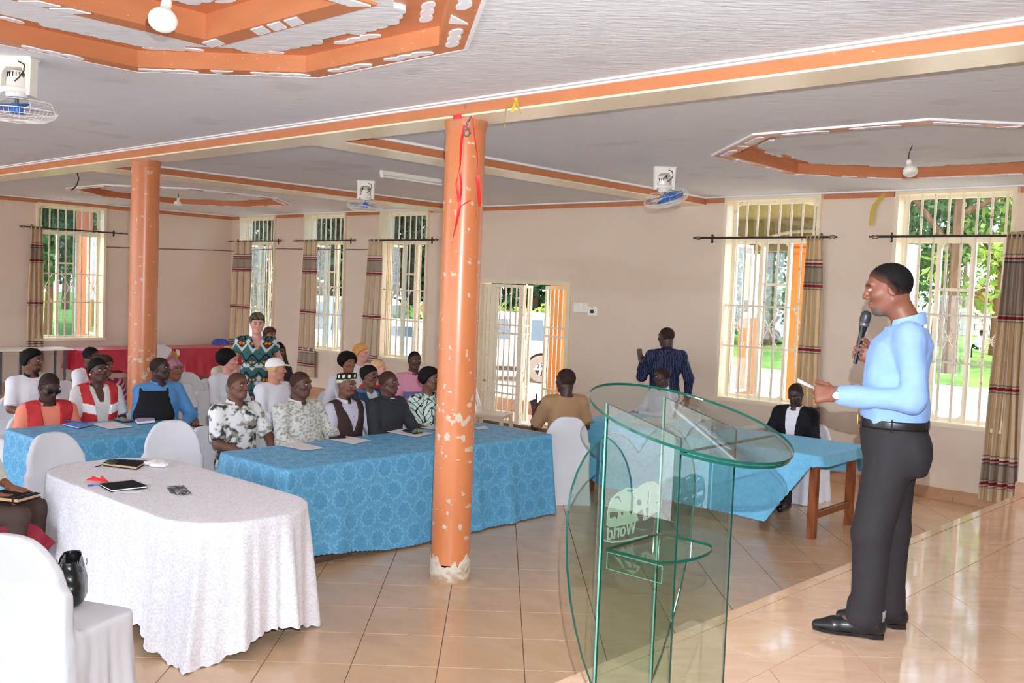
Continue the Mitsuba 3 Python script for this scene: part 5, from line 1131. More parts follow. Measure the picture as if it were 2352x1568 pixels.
p = person('man in a dark waistcoat and patterned round cap at the table', -6.97, 5.48, 4, 1.265, SK['d3'], fat=.1, head=(.16, .03, 0), gaze=(.35, .25), beard=1, hair=None,
           shirt=[dict(sleeve='long', col=lin(192, 188, 204), collar=dict(col=lin(204, 200, 214), gap=.30, h=.05)), dict(name='waistcoat', grow=.026, sleeve=None, armhole=True, open_front=(.24, .0, .10), col=vestcol, folds=.005)],
           arms=dict(elR=('u', .10, -.27, .20), wrR=('u', .34, -.10, .14), elL=('u', .12, .27, .22), wrL=('u', .34, .10, .14)))
def kufi(a, b, c): return np.maximum(np.maximum(np.sqrt((a+.012)**2/.104**2+b**2/.086**2)-1, 0)*.09+np.where((a+.012)**2/.104**2+b**2/.086**2 < 1, -.008, 0), np.maximum(c-.130-.12*a, .056+.16*a-c-.02*(a < 0)))
def kcol(q):
    a = np.arctan2(q[:, 1], q[:, 0]); z = q[:, 2]-.12*q[:, 0]; C = np.tile(np.array(lin(28, 28, 32)), (len(q), 1)); n = np.cos(a*9)
    C[(z > .085) & (z < .118) & (n > .25+8*np.abs(z-.102))] = lin(226, 222, 200); C[(z < .068)] = lin(206, 204, 170); C[(z < .074) & (z > .068)] = lin(70, 96, 60); return C
headwear(p, 'round_cap', kufi, kcol, .005, 'black round cap with cream pattern')
for zz in (.40, .33): wear(p, 'button', icos(p['U'](.128, 0, zz), .006, 1), lin(40, 40, 60), 'vc_gloss')
seatchair(-7.12, 5.48, 2, 'white covered chair of the man in the waistcoat')
p = person('priest in a charcoal clerical shirt with white collar tab at the long blue table', -6.93, 5.93, 6, 1.28, SK['d2'], fat=.3, head=(.28, -.06, 0), gaze=(.2, .1), hair='shaved', lean=.02,
           shirt=dict(sleeve='long', col=lin(50, 52, 58), collar=dict(col=lin(44, 46, 52), gap=.32, h=.05)), arms=dict(elR=('u', .12, -.28, .20), wrR=('u', .34, -.10, .14), elL=('u', .16, .28, .2), wrL=('u', .38, .12, .14)))
wear(p, 'clerical_collar', bar(p['U'](.082, -.018, .545), p['U'](.082, .018, .545), .006, .03, (1, 0, 0)), lin(240, 240, 244), lab='white clerical collar tab')
seatchair(-7.08, 5.93, 2, 'white covered chair of the priest')
def leafcol(Q, P):
    d = np.abs(np.sin(Q[:, 2]*42+3*np.sin(Q[:, 1]*26)+Q[:, 0]*14)); e = np.abs(np.sin(Q[:, 1]*34-Q[:, 2]*24+2*np.sin(Q[:, 2]*20))); w = ((d < .28) | (e < .24))[:, None]; return np.where(w, np.array(lin(24, 44, 48)), np.array(lin(206, 222, 210)))
p = person('woman in a white and dark green leaf print dress half hidden by the pillar', -6.96, 6.50, 0, 1.285, SK['d3'], fem=1, head=(.5, 0, 0), hair='puff', shirt=dict(sleeve='short', hh=.008, col=leafcol, name='dress_top'), arms=dict(elR=('u', .12, -.25, .20), wrR=('u', .34, -.02, .18), elL=('u', .14, .25, .2), wrL=('u', .34, .06, .18)), hands=[dict(right=True, fwd=(.6, .8, 0), back=(0, 0, 1)), dict(right=False, fwd=(.6, -.8, 0), back=(0, 0, 1))], trousers=lin(40, 56, 58))
seatchair(-7.1, 6.50, 0, 'white covered chair of the woman in the leaf print dress')

# left table
RV, RB = np.array(lin(196, 56, 60)), np.array(lin(250, 250, 252))
def safety(z1, z0_, tilt=0):
    def c(Q, P):
        z = Q[:, 2]+tilt*np.abs(Q[:, 1]); w = ((z > z0_) & (z < z1))[:, None]; return np.where(w, RB, RV)
    return c
p = person('man in an orange shirt, red reflective vest and dark glasses looking down', -8.93, 3.62, -4, 1.172, SK['d1'], head=(.12, .42, 0), lean=.10, eyes=False, hair='shaved', sc=.97,
           shirt=[dict(sleeve='long', col=lin(236, 138, 112), grow=.018, collar=dict(col=lin(238, 142, 118), gap=.75, r=.07)), dict(name='reflective_vest', grow=.034, sleeve=None, armhole=True, open_front=(.06, .035, .085), col=safety(.335, .255), folds=.003, hh=.008, lab='red vest with white reflective band')], arms=dict(elR=('u', .06, -.30, .17), wrR=('u', .30, -.06, .08), elL=('u', .10, .28, .2), wrL=('u', .34, .06, .12)))
glasses(p); seatchair(-9.10, 3.62, 0, 'white covered chair of the man in the orange shirt', .80)
p = person('woman in a white shirt and red reflective vest with a white earring', -9.02, 4.12, -2, 1.285, SK['d2'], fem=1, fat=.35, head=(.16, .02, 0), gaze=(.3, 0), hair='bun', lean=.03,
           shirt=[dict(sleeve='short', col=lin(216, 212, 208), vneck=(.2, .06)), dict(name='reflective_vest', grow=.030, sleeve=None, armhole=True, open_front=(.02, .03, .10), col=safety(.335, .245, -.25), folds=.003, hh=.008, lab='red vest with white reflective band')], arms=dict(elR=('u', .10, -.28, .2), wrR=('u', .34, -.08, .12)))
wear(p, 'earring', icos(p['toH']((-.004, -.088, -.040)), .008, 2), lin(244, 250, 250), 'vc_gloss', lab='white pearl earring'); seatchair(-9.18, 4.12, 0, 'white covered chair of the woman in the red vest', .80)
p = person('man in a light blue shirt behind a black bag, looking right', -8.88, 4.68, 2, 1.292, SK['d1'], fat=.4, head=(.62, -.10, 0), eyes=True, hair='shaved', shirt=dict(sleeve='long', grow=.018, col=lin(94, 150, 206), vneck=(.05, .03), collar=dict(col=lin(98, 154, 210), gap=.6, r=.07)), arms=dict(elR=('u', .12, -.30, .2), wrR=('u', .32, -.08, .12), elL=('u', .16, .29, .2), wrL=('u', .36, .06, .12)))
seatchair(-8.98, 4.60, 0, 'white covered chair of the man in the light blue shirt', .80)
S = SDF((-.15, -.26, -.02), (.16, .26, .40), .011); S.loft(np.array([0, .06, .2, .30]), 0, [.10, .105, .07, .045], [.21, .225, .17, .15], .01, 3.0); S.cap((0, .13, .29), (0, .145, .335), .02, .014, .02); S.cap((0, -.13, .29), (0, -.145, .335), .02, .014, .02); S.noise(.006, 14, 2)
solo('bag', S.mesh(1), 'black_cloth', 'black soft bag standing in front of the man in the light blue shirt', 'bag', smooth=True, to=TW(rotz(math.radians(-22), (-8.44, 4.40, .752)) @ np.diag([.75, .84, .86, 1])))

# rows behind
p = person('bearded young man in a white polo with dark collar, far left', -10.05, 3.93, 4, 1.295, SK['d3'], head=(.62, 0, 0), beard=1, hair='puff', shirt=dict(sleeve='short', col=lin(228, 226, 232), collar=dict(col=lin(30, 34, 38), gap=.5))); seatchair(-10.2, 3.93, 0, 'white covered chair of the man in the white polo')
def rdw(Q, P): return np.where(((np.abs(Q[:, 1]) < .125-.10*(Q[:, 2]-.2)*0) & True)[:, None], np.array(lin(196, 44, 44)), np.where((np.abs(Q[:, 2]-.255) < .012)[:, None], np.array(lin(190, 40, 44)), np.array(lin(230, 226, 230))))
p = person('person in a red and white football shirt behind the red vest woman', -11.22, 5.05, 20, 1.222, SK['d2'], head=(.7, .05, 0), hair='short', shirt=dict(sleeve='short', col=rdw, hh=.009)); seatchair(-11.4, 5.03, 10, 'white covered chair of the person in the football shirt')
def stp(Q, P): w = (np.sin(Q[:, 2]*95+5*np.sin(Q[:, 1]*16)+Q[:, 0]*24) > .35)[:, None]; return np.where(w, np.array(lin(196, 150, 170)), np.array(lin(136, 42, 74)))
p = person('woman in a magenta striped top behind the red vest woman', -10.18, 4.73, 6, 1.20, SK['d3'], fem=1, fat=.5, head=(.2, .05, 0), hair='puff', hair_col=lin(60, 44, 36), shirt=dict(sleeve='long', col=stp, hh=.0075)); seatchair(-10.34, 4.73, 0, 'white covered chair of the woman in the striped top')
p = person('woman in a purple headscarf and white shirt behind the man in light blue', -9.55, 5.20, 2, 1.20, SK['d4'], fem=1, head=(.05, .02, 0), hair=None, gaze=(-.2, 0), shirt=dict(sleeve='short', col=lin(214, 210, 212))); seatchair(-9.7, 5.2, 0, 'white covered chair of the woman in the purple headscarf')
scarf = lambda a, b, c: np.maximum(smin(E_(a, b, c, (-.014, 0, .034), (.110, .090, .098)), E_(a, b, c, (-.09, 0, -.02), (.05, .07, .06)), .04), -np.minimum(1, (c-np.interp(a, [-.13, -.05, .02, .06, .1], [-.12, -.10, -.03, .052, .066]))))
headwear(p, 'headscarf', scarf, lambda q: np.where((np.sin(q[:, 0]*60+q[:, 2]*70+4*np.sin(q[:, 1]*40)) > .2)[:, None], np.array(lin(150, 110, 150)), np.array(lin(186, 130, 150))), .007, 'purple and pink headscarf')
p = person('fair skinned woman with black curly wig and white shirt facing right', -9.58, 5.86, 6, 1.275, SK['alb'], fem=1, head=(.75, .05, 0), hair='afro', shirt=dict(sleeve='long', col=lin(224, 222, 228))); seatchair(-9.75, 5.86, 0, 'white covered chair of the fair woman with the black wig')
p = person('person in a straw hat behind the fair woman with black wig', -10.75, 6.60, 0, 1.235, SK['alb2'], hair=None, head=(.5, .05, 0), shirt=dict(sleeve='long', col=lin(206, 196, 176)))
headwear(p, 'straw_hat', lambda a, b, c: np.minimum(np.maximum(E_(a, b, c, (-.01, 0, .05), (.108, .092, .085)), .045-c), np.maximum(np.sqrt(a*a+b*b)-.18, np.abs(c-.05+.25*(a*a+b*b))-.007)), lin(196, 160, 108), .006, 'straw sun hat'); seatchair(-10.9, 6.6, 0, 'white covered chair of the person in the straw hat')
p = person('fair skinned man in a white baseball cap and white shirt turned to the right', -8.45, 5.72, 10, 1.285, SK['alb2'], head=(.80, .06, 0), hair='short', hair_col=lin(206, 170, 110), eyes=True, shirt=dict(sleeve='long', col=lin(232, 230, 236), grow=.018, neckr=.016))
headwear(p, 'cap', lambda a, b, c: np.minimum(np.maximum(E_(a, b, c, (-.014, 0, .036), (.112, .090, .098)), np.interp(a, [-.12, .1], [.012, .052])-c), np.maximum(np.maximum(np.sqrt((a-.04)**2/1.5**2+b**2)-.088, .06-a), np.abs(c-.062+.12*(a-.08)+.8*b*b)-.0045)), lin(240, 236, 232), .006, 'white baseball cap')
mk = meshkit.text_mesh('MOVE', .018, .002)
seatchair(-8.6, 5.72, 5, 'white covered chair of the man in the white cap')
p = person('dark haired person sitting low behind the man in the white cap', -10.3, 6.98, 0, 1.30, SK['d3'], fem=1, hair='puff', head=(.6, .1, 0), shirt=dict(sleeve='long', col=lin(52, 44, 46)))
p = person('person with short brown hair far back behind the standing woman', -13.05, 8.72, -20, 1.33, SK['d4'], hair='puff', hair_col=lin(80, 52, 40), head=(.4, .1, 0), shirt=dict(sleeve='long', col=lin(60, 44, 40)))
p = person('woman in a white long sleeved top with a cream headband and black afro', -8.95, 7.06, -20, 1.262, SK['d4'], fem=1, head=(.25, .0, 0), hair='afro', shirt=dict(sleeve='long', col=lin(220, 216, 224), grow=.02), arms=dict(elR=('u', .02, -.30, .17), wrR=('u', .25, -.14, .06))); seatchair(-9.1, 7.1, -10, 'white covered chair of the woman with the headband')
headwear(p, 'headband', lambda a, b, c: np.maximum(np.abs(E_(a, b, c, (-.012, 0, .03), (.106, .086, .098)))-.006, np.abs(c-.072-.3*a+.02*0+.035*(a < 0))-.013), lin(222, 200, 178), .0055, 'cream headband')
p = person('fair skinned person with sandy hair behind the woman with the headband', -9.95, 8.05, -6, 1.285, SK['alb'], head=(.65, .12, 0), hair='puff', hair_col=lin(220, 160, 84), shirt=dict(sleeve='long', col=lin(226, 224, 230))); seatchair(-10.1, 8.05, 0, 'white covered chair of the sandy haired person')
p = person('fair skinned person with cropped blond hair and red top', -8.05, 6.75, 0, 1.272, SK['alb'], fem=1, head=(.6, .10, 0), hair='short', hair_col=lin(214, 168, 122), shirt=dict(sleeve='long', col=lin(206, 36, 46))); seatchair(-8.2, 6.75, 0, 'white covered chair of the person in the red top')
def denim(Q, P): n = meshkit.fbm(Q*14, 3, 1); w = np.clip((n-.5)/.1, 0, 1)[:, None]; return np.array(lin(44, 58, 86))*(1-w)+np.array(lin(96, 118, 148))*w
p = person('woman with glasses and a denim jacket behind the priest', -7.62, 6.28, -2, 1.262, SK['d3'], fem=1, head=(.22, .05, 0), hair='bun', shirt=[dict(sleeve='long', col=lin(190, 200, 206), vneck=(.1, .04)), dict(name='jacket', grow=.026, sleeve='long', open_front=(.0, .02, .07), col=denim, hh=.009)]); glasses(p, 'lens'); seatchair(-7.78, 6.28, 0, 'white covered chair of the woman in the denim jacket')
def pinkc(Q, P): return np.where(((Q[:, 2] > .22) & (Q[:, 2] < .31) & (np.abs(Q[:, 1]) < .17))[:, None], np.array(lin(108, 116, 160)), np.array(lin(222, 150, 172)))
p = person('young man in a pink polo shirt with a blue chest band by the window', -8.62, 7.80, -22, 1.30, SK['d2'], head=(.0, .02, 0), hair='short', shirt=dict(sleeve='short', col=pinkc, hh=.009, vneck=(.06, .03), collar=dict(col=lin(226, 158, 180), gap=.6))); seatchair(-8.75, 7.83, -20, 'white covered chair of the young man in the pink polo')
wear(p, 'chest_mark', bar(p['U'](.123, .07, .355), p['U'](.121, .095, .353), .004, .008, (1, 0, 0)), lin(30, 40, 60))
# standing woman in the print dress
def dress(Q, P):
    y, z = Q[:, 1]*1.0+Q[:, 0]*.35, Q[:, 2]; C = np.tile(np.array(lin(62, 110, 108)), (len(Q), 1)); t = z/.17; zig = np.abs(((y/.16+.5*np.floor(t)) % 1)-.5)*2; f = ((z+.10*zig)/.075) % 3
    C[(f < 1)] = lin(214, 212, 210); C[(f > 1.35) & (f < 1.75)] = lin(30, 32, 40)
    u, v = ((y+.08)/.16) % 1-.5, ((z+.10)/.225) % 1-.5; dd = np.abs(u)*.16+np.abs(v)*.225; C[dd < .066] = lin(52, 98, 98); C[dd < .052] = lin(24, 26, 34); m = dd < .040; C[m] = lin(216, 160, 50); q = m & (np.abs(v)*.225 > np.abs(u)*.16); C[q] = np.where((np.floor((y+.08)/.16) % 2 == 0)[q][:, None], np.array(lin(44, 78, 150)), np.array(lin(150, 36, 40))); return C
p = person('standing fair skinned woman in a colourful zigzag print dress and head wrap', -10.08, 6.55, -28, 1.675, SK['alb'], sit=False, fem=1, fat=.45, lean=.06, head=(.0, .12, 0), hair=None, trousers=None,
           shirt=[dict(name='dress', sleeve='cap', col=dress, hh=.0085, vneck=(.16, .075), neckr=.03, folds=.006, zlow=-.13)], arms=dict(elL=('u', -.10, .30, .24), wrL=('u', .02, .32, .0), elR=('u', -.06, -.27, .2), wrR=('u', .12, -.22, .02)), hands=[dict(right=False, fwd=(.2, .1, -1), back=(0, 1, 0)), dict(right=True, fwd=(.4, .1, -1), back=(0, -1, 0))])
G = SDF((-.35, -.38, .1), (.35, .38, .95), .016); G.loft(np.array([.14, .5, .75, .92]), 0, [.20, .18, .16, .15], [.24, .23, .22, .20], .03); m = G.mesh(1); part(p['k'], 'dress_skirt', m, 'vc', smooth=True, color=np.clip(dress((np.asarray(m.vertices)-p['hip'])/p['s'], None), 0, 1), to=TW(p['TO']))
headwear(p, 'head_wrap', lambda a, b, c: np.maximum(smin(E_(a, b, c, (-.014, 0, .040), (.112, .094, .104)), E_(a, b, c, (-.07, 0, .07), (.07, .08, .06)), .04), np.interp(a, [-.13, -.03, .04, .08], [-.05, -.02, .05, .066])-c), lambda q: np.where((meshkit.fbm(q*34, 2, 3) > .5)[:, None], np.array(lin(60, 54, 46)), np.array(lin(116, 104, 78)))*np.where((q[:, 2] < .075)[:, None] & (q[:, 0] > .05)[:, None], .25, 1), .007, 'patterned dark head wrap')
# man in the tan shirt, from behind, pointing
p = person('man in a tan shirt seated with his back to the camera, pointing with one finger', -6.08, 7.56, 152, 1.305, SK['d1'], fat=.0, head=(.55, .05, 0), hair='shaved', lean=-.02, shirt=dict(sleeve='short', grow=.022, col=lin(168, 132, 98)), trousers=lin(84, 84, 88),
           sc=.93, arms=dict(elL=('u', .18, .27, .17), wrL=('u', .30, .235, .36), elR=('u', .02, -.28, .2), wrR=('u', .25, -.12, .10)), hands=[dict(right=False, fwd=(.45, .0, 1), back=(-.6, .75, .3), g=dict(curl=(1.3, 1.5, .8), point=True)), dict(right=True, fwd=(1, .3, 0), back=(0, 0, 1))])
wear(p, 'shirt_pocket_flap', bar(p['U'](.15, .08, .40), p['U'](.18, .13, .38), .012, .05), lin(40, 36, 34))
# men behind the right table
def navy(Q, P): a = Q[:, 1]+.25*Q[:, 0]; w = (np.sin(a*2*np.pi/.021) > .70)[:, None]; return np.where(w, np.array(lin(70, 80, 116)), np.array(lin(26, 30, 54)))
p = person('standing man in a navy striped shirt walking away with a phone near his face', -6.42, 9.90, 148, 1.705, SK['d1'], sit=False, fat=.15, head=(.65, .12, 0), hair='shaved', trousers=lin(34, 38, 62), shirt=dict(sleeve='long', col=navy, hh=.008, grow=.02, collar=lin(28, 32, 58)),
           arms=dict(elL=('u', .10, .27, .20), wrL=('u', .33, .18, .33), elR=('u', -.08, -.29, .2), wrR=('u', -.02, -.31, -.05)), hands=[dict(right=False, fwd=(.3, .1, 1), back=(.3, 1, 0), g=dict(curl=(.9, 1.1, .7))), dict(right=True, fwd=(.1, 0, -1), back=(0, -1, 0), g=dict(curl=(.5, .6, .4)))])
wb = (p['TO'] @ np.r_[p['j']['wrL']+np.array([.055, -.012, .10]), 1])[:3]; solo('phone', bar(wb-(0, 0, .05), wb+(-.02, -.01, .09), .012, .06, (1, .4, 0), .004), 'black_gloss', 'phone held up by the man in the navy striped shirt', 'phone')
p = person('seated man in a pale grey shirt seen behind the top of the glass lectern', -6.12, 9.40, -112, 1.262, SK['d1'], head=(-.35, .10, 0), hair='shaved', shirt=dict(sleeve='long', col=lin(206, 206, 216), collar=lin(210, 210, 220)), arms=dict(elR=('u', .14, -.27, .22), wrR=('u', .38, -.06, .24), elL=('u', .16, .27, .22), wrL=('u', .38, .06, .24))); seatchair(-6.07, 9.56, -100, 'white covered chair of the man in the pale grey shirt')
p = person('man in a black suit jacket and white shirt looking down behind the light blue table', -4.42, 9.30, -88, 1.245, SK['d1'], head=(.05, .42, 0), eyes=False, hair='shaved', lean=.05,
           shirt=[dict(sleeve='long', col=lin(236, 234, 238), collar=dict(col=lin(236, 234, 238), gap=.45)), dict(name='jacket', grow=.026, sleeve='long', open_front=(-.05, .02, .075), col=lin(26, 25, 30), folds=.006)], arms=dict(elR=('u', .10, -.28, .2), wrR=('u', .32, -.10, .16), elL=('u', .10, .28, .2), wrL=('u', .32, .10, .16))); seatchair(-4.42, 9.46, -92, 'white covered chair of the man in the black suit')
# partly seen woman at the left edge
q0 = atz(-48, 1140, .62); hx_, hy_ = q0[0]-.05, q0[1]-.05
p = person('person in brown trousers at the left edge with hands on a book', hx_, hy_, 40, 1.30, SK['d4'], fem=1, shirt=dict(sleeve='rolled', col=lin(214, 210, 200)), trousers=lin(76, 60, 54), hair='short', arms=dict(elL=('u', .06, .25, .18), wrL=('u', .26, .10, .135), elR=('u', .06, -.25, .18), wrR=('u', .26, -.08, .12)),
           hands=[dict(right=False, fwd=(1, -.25, -.05), back=(.1, 0, 1), g=dict(curl=(.12, .2, .1))), dict(right=True, fwd=(1, .2, -.05), back=(.1, 0, 1), g=dict(curl=(.15, .2, .15)))])
PL1 = p
# ---------------------------------------------------------------- the speaker, with microphone and paper
C0 = (-1.70, 4.68, .50); SYAW = 205
ZT = np.array([-.12, 0, .10, .22, .36, .45, .51])
def blueshirt(Q, P): return np.tile(np.array(lin(136, 168, 216)), (len(Q), 1))*(.96+.08*meshkit.fbm(Q*40, 2, 2))[:, None]
sp = person('person speaking into a microphone on the stage in light blue shirt and dark trousers', C0[0], C0[1], SYAW, 2.29, lin(128, 80, 62), sit=False, z0=.5, head=(.02, .20, 0), hair='short', beard=2, gaze=(0, -.55), fine=.0042, bodyh=.011,
            J=dict(head=(.082, 0, 1.668), neck=(-.018, 0, 1.495), shL=(-.012, .195, 1.44), shR=(-.005, -.195, 1.44), elL=(-.035, .245, 1.165), wrL=(.295, .205, 1.166), elR=(.04, -.27, 1.17), wrR=(.118, -.165, 1.325), hipL=(.03, .09, .93), hipR=(0, -.09, .93), knL=(.105, .10, .52), knR=(.0, -.10, .50), anL=(.10, .10, .085), anR=(-.02, -.10, .085)),
            chest=([.02, .02, .021, .024, .018, .006, -.01], [.128, .130, .133, .133, .128, .116, .080], [.162, .166, .164, .166, .176, .172, .10]), trousers=None,
            shirt=dict(name='shirt', grow=.014, sleeve='long', zlow=.078, hh=.0065, folds=.017, ruf=9, col=blueshirt, neckr=.006, collar=dict(col=lin(142, 174, 222), gap=.42, h=.058, r=.066, tilt=.38)),
            hands=[dict(right=False, fwd=(1, -.10, -.06), back=(-.05, 1, .35), g=dict(curl=(1.0, 1.35, .8), thumb=(.15, .1), h=.0028)), dict(right=True, fwd=(.86, .06, .34), back=(.12, -1, .05), g=dict(curl=(.95, 1.45, .9), thumb=(.25, .15), spread=.03, h=.0028))])
# trousers, belt, shoes
G = SDF((-.32, -.34, .03), (.36, .34, 1.06), .008); hz = float(sp['hip'][2])
G.loft(np.array([.80, .90, .98, 1.03]), [.0, .012, .02, .022], [.135, .146, .148, .142], [.165, .178, .176, .168], .03); G.ell((-.072, .07, .89), (.075, .095, .11), .05); G.ell((-.072, -.07, .89), (.075, .095, .11), .05)
for a, b, c in (((.035, .088, .86), (.098, .105, .50), (.100, .10, .10)), ((.005, -.088, .86), (-.002, -.105, .49), (-.012, -.10, .10))):
    G.cap(a, b, .113, .092, .03); G.cap(b, c, .092, .073, .03)
    for z, s in ((.13, .004), (.17, .003), (.10, .005)): G.cap((c[0]-.02, c[1], z), (c[0]+.035, c[1], z-.012), .056+s, .054+s, .012)
G.noise(.010, 7, 6, (1, 1, .45))
G.cap((.16, .155, .99), (.10, .185, .84), .006, .006, .01, 's')
tm = G.mesh(1); wear(sp, 'trousers', tm, lin(48, 44, 48))
wear(sp, 'back_pocket_button', icos((-.105, .125, .90), .008, 1), lin(22, 20, 22), 'vc_gloss')
ang = np.arange(64)*2*np.pi/64; e = 2.5; rr = (np.abs(np.cos(ang)/.155)**e+np.abs(np.sin(ang)/.182)**e)**(-1/e)
BV = np.vstack([np.column_stack([.022+(rr+o)*np.cos(ang), (rr+o)*np.sin(ang), np.full(64, z)]) for o, z in ((-.01, 1.012), (.004, 1.012), (.006, 1.02), (.006, 1.046), (.004, 1.052), (-.01, 1.052))])
i = np.arange(64); BF = np.vstack([np.vstack([np.stack([r*64+i, r*64+(i+1) % 64, (r+1)*64+(i+1) % 64], 1), np.stack([r*64+i, (r+1)*64+(i+1) % 64, (r+1)*64+i], 1)]) for r in range(5)])
wear(sp, 'belt', TM(BV, BF, process=False), None, 'black_leather', lab='black leather belt')
wear(sp, 'belt_buckle', cat([bar((.186, -.012, 1.008), (.186, .035, 1.008), .005, .005), bar((.186, -.012, 1.056), (.186, .035, 1.056), .005, .005), bar((.186, .035, 1.008), (.186, .035, 1.056), .005, .005), bar((.186, -.012, 1.008), (.186, -.012, 1.056), .005, .005)]), None, 'gold')
for q in (.55, 1.45, 2.5):
    rq = (abs(math.cos(q)/.155)**e+abs(math.sin(q)/.182)**e)**(-1/e)+.006; wear(sp, 'belt_loop', bar((.022+rq*math.cos(q), rq*math.sin(q), 1.0), (.022+rq*math.cos(q), rq*math.sin(q), 1.06), .010, .006), lin(40, 37, 42))
def shoe(ax, ay):
    s = SDF((ax-.14, ay-.075, -.005), (ax+.28, ay+.075, .15), .0055)
    s.cap((ax-.055, ay, .052), (ax+.02, ay, .05), .041, .042, .02); s.cap((ax+.02, ay, .050), (ax+.14, ay, .036), .044, .042, .03); s.cap((ax+.14, ay, .034), (ax+.215, ay-.004, .027), .043, .026, .02); s.cap((ax-.045, ay, .07), (ax+.02, ay, .095), .042, .044, .03)
    s.op(lambda X, Y, Z: Z-.008+0*X+0*Y, (-9, -9, -9), (9, 9, .01), 0, 's', pad=.01); up_ = s.mesh(1)
    P = [(ax+x, ay+y) for x, y in ((-.094, -.02), (-.090, .022), (-.04, .040), (.04, .040), (.12, .050), (.19, .040), (.238, .012), (.240, -.014), (.19, -.045), (.12, -.052), (.04, -.040), (-.04, -.044))]
    pg = sg.Polygon(P).buffer(.010).buffer(-.012); wear(sp, 'shoe', up_, None, 'black_leather'); k = [q for q in scene if q.startswith(sp['k']+'__shoe')][-1]
    scene[num(k+'__sole')] = {**shp(cat([prism(pg, .006, .020), prism(pg.intersection(sg.box(ax-.2, ay-.2, ax-.02, ay+.2)), 0, .022)]), 'black_gloss'), 'to_world': TW(sp['TO'])}
shoe(.105, .10); shoe(-.012, -.10)
wear(sp, 'sock', tube([(.06, .10, .09), (.055, .10, .14)], .044, 14), lin(150, 150, 158))
# watch on the near wrist
wc, wd = np.array([.297, .205, 1.166]), np.array([1, -.12, 0.]); wd /= np.linalg.norm(wd); a_, b_, _ = frame3(wd)
wear(sp, 'watch_strap', tube([wc+.031*(math.cos(t)*a_+math.sin(t)*1.05*b_) for t in np.arange(24)*math.pi/12], .0065, 6, closed=True), None, 'steel')
o = wc+np.array([.0, .036, -.004]); wear(sp, 'watch_case', xf(lathe([(0, -.006), (.019, -.006), (.021, -.002), (.020, .004), (.017, .006), (0, .006)], 24), mat(*frame3((.05, 1, .05)), o=o)), None, 'steel'); wear(sp, 'watch_dial', xf(lathe([(0, .0065), (.015, .0065), (.015, .006)], 24), mat(*frame3((.05, 1, .05)), o=o)), lin(226, 222, 206))
for x in (.235, .185): wear(sp, 'cuff_button', icos((x, .243-.0*(x < .2), 1.150-.02*(x < .2)), .006, 1), lin(30, 32, 44), 'vc_gloss')
G2 = [(.10, .13, 1.27), (.165, .075, 1.25), (.160, .06, 1.36), (.11, .12, 1.375)]
tok = lambda p: (sp['TO'] @ np.r_[p, 1])[:3]
mt, mh = tok((.208, -.122, 1.294)), tok((.166, -.120, 1.556)); md_ = mh-mt; ML_ = np.linalg.norm(md_); MM = mat(*frame3(md_), o=mt)
k = thing('microphone', "black handheld microphone in the speaker's raised hand", 'microphone')
part(k, 'handle', xf(lathe([(0, 0), (.009, 0), (.010, .004), (.0115, .09), (.0145, .15), (.019, .182), (.0205, .190), (0, .190)], 24), MM), 'black_gloss', smooth=30)
part(k, 'ring', xf(lathe([(.0205, .190), (.0235, .194), (.0245, .202), (.0235, .208), (.0205, .212)], 24), MM), 'grey_metal', smooth=30)
part(k, 'grille', xf(lathe([(.0225, .208), (.0255, .222), (.0265, .238), (.0245, .254), (.018, .264), (.009, .268), (0, .269)], 24), MM), 'mic_grille', smooth=40)
pf = lambda u, v: np.moveaxis(np.stack([.375+.10*u, .150+.085*(v-.5)+.0*u, 1.172+.036*u+.012*np.sin(3*v)*u], -1), -1, 0)
g, _ = grid(pf, 12, 8); g2 = g.copy(); g2.vertices += (0, 0, .006); g2.invert(); solo('paper', xf(cat([g, g2]), sp['TO']), 'white_paper', "folded white paper in the speaker's lower hand", 'paper')

# ---------------------------------------------------------------- things on the tables
ZTB = .757
def quadpts(pts, z): return [atz(px, py, z) for px, py in pts]
def sheet(pts, label, bs='paper', z=ZTB, th=.0012, name='paper', cat_='paper', group=None):
    P = [tuple(p[:2]) for p in quadpts(pts, z)]; return solo(name, prism(sg.Polygon(P).buffer(0), z, z+th), bs, label, cat_, group)
def book(pts, th, label, cover, name='notebook', z=ZTB, pages='white_paper', spiral=False, band=False):
    P = np.array([p[:2] for p in quadpts(pts, z+th)]); c = P.mean(0); k = thing(name, label, 'book'); q = sg.Polygon(P)
    part(k, 'pages', prism(q.buffer(-.004, join_style=2), z+.003, z+th-.003), pages); part(k, 'cover', prism(q, z+th-.004, z+th), cover); part(k, 'back_cover', prism(q, z, z+.004), cover)
    if spiral:
        a, b = P[0], P[1]; n = 16
        for i in range(n): o = a+(b-a)*(i+.5)/n; d = (b-a)/np.linalg.norm(b-a); e_ = np.array([-d[1], d[0]]); part(k, 'spiral_ring', tube([(o[0]+e_[0]*.008*math.cos(t), o[1]+e_[1]*.008*math.cos(t), z+th*.5+(th*.5+.005)*math.sin(t)) for t in np.arange(10)*math.pi/5], .0013, 4, closed=True), 'steel')
    return k
book([(229, 1110), (306, 1102), (339, 1115), (256, 1124)], .016, 'black spiral notebook lying on the near side of the white table', 'black_cloth', spiral=True)
book([(236, 1062), (262, 1054), (337, 1057), (314, 1071)], .022, 'black hardback diary lying at the back of the white table', 'black_cloth', name='diary', pages='tan_pages')
p0 = atz(256, 1061, ZTB+.024); solo('pouch', icos(p0, (.062, .034, .016), 3), 'dark_green', 'dark green glasses pouch on top of the black diary', 'pouch', smooth=True, to=None)
solo('bookmark', tube([atz(236, 1066, ZTB+.01), atz(228, 1070, ZTB+.003), atz(219, 1071, ZTB+.003)], .003, 5), 'black_cloth', 'dark ribbon marker hanging out of the black diary', 'ribbon')
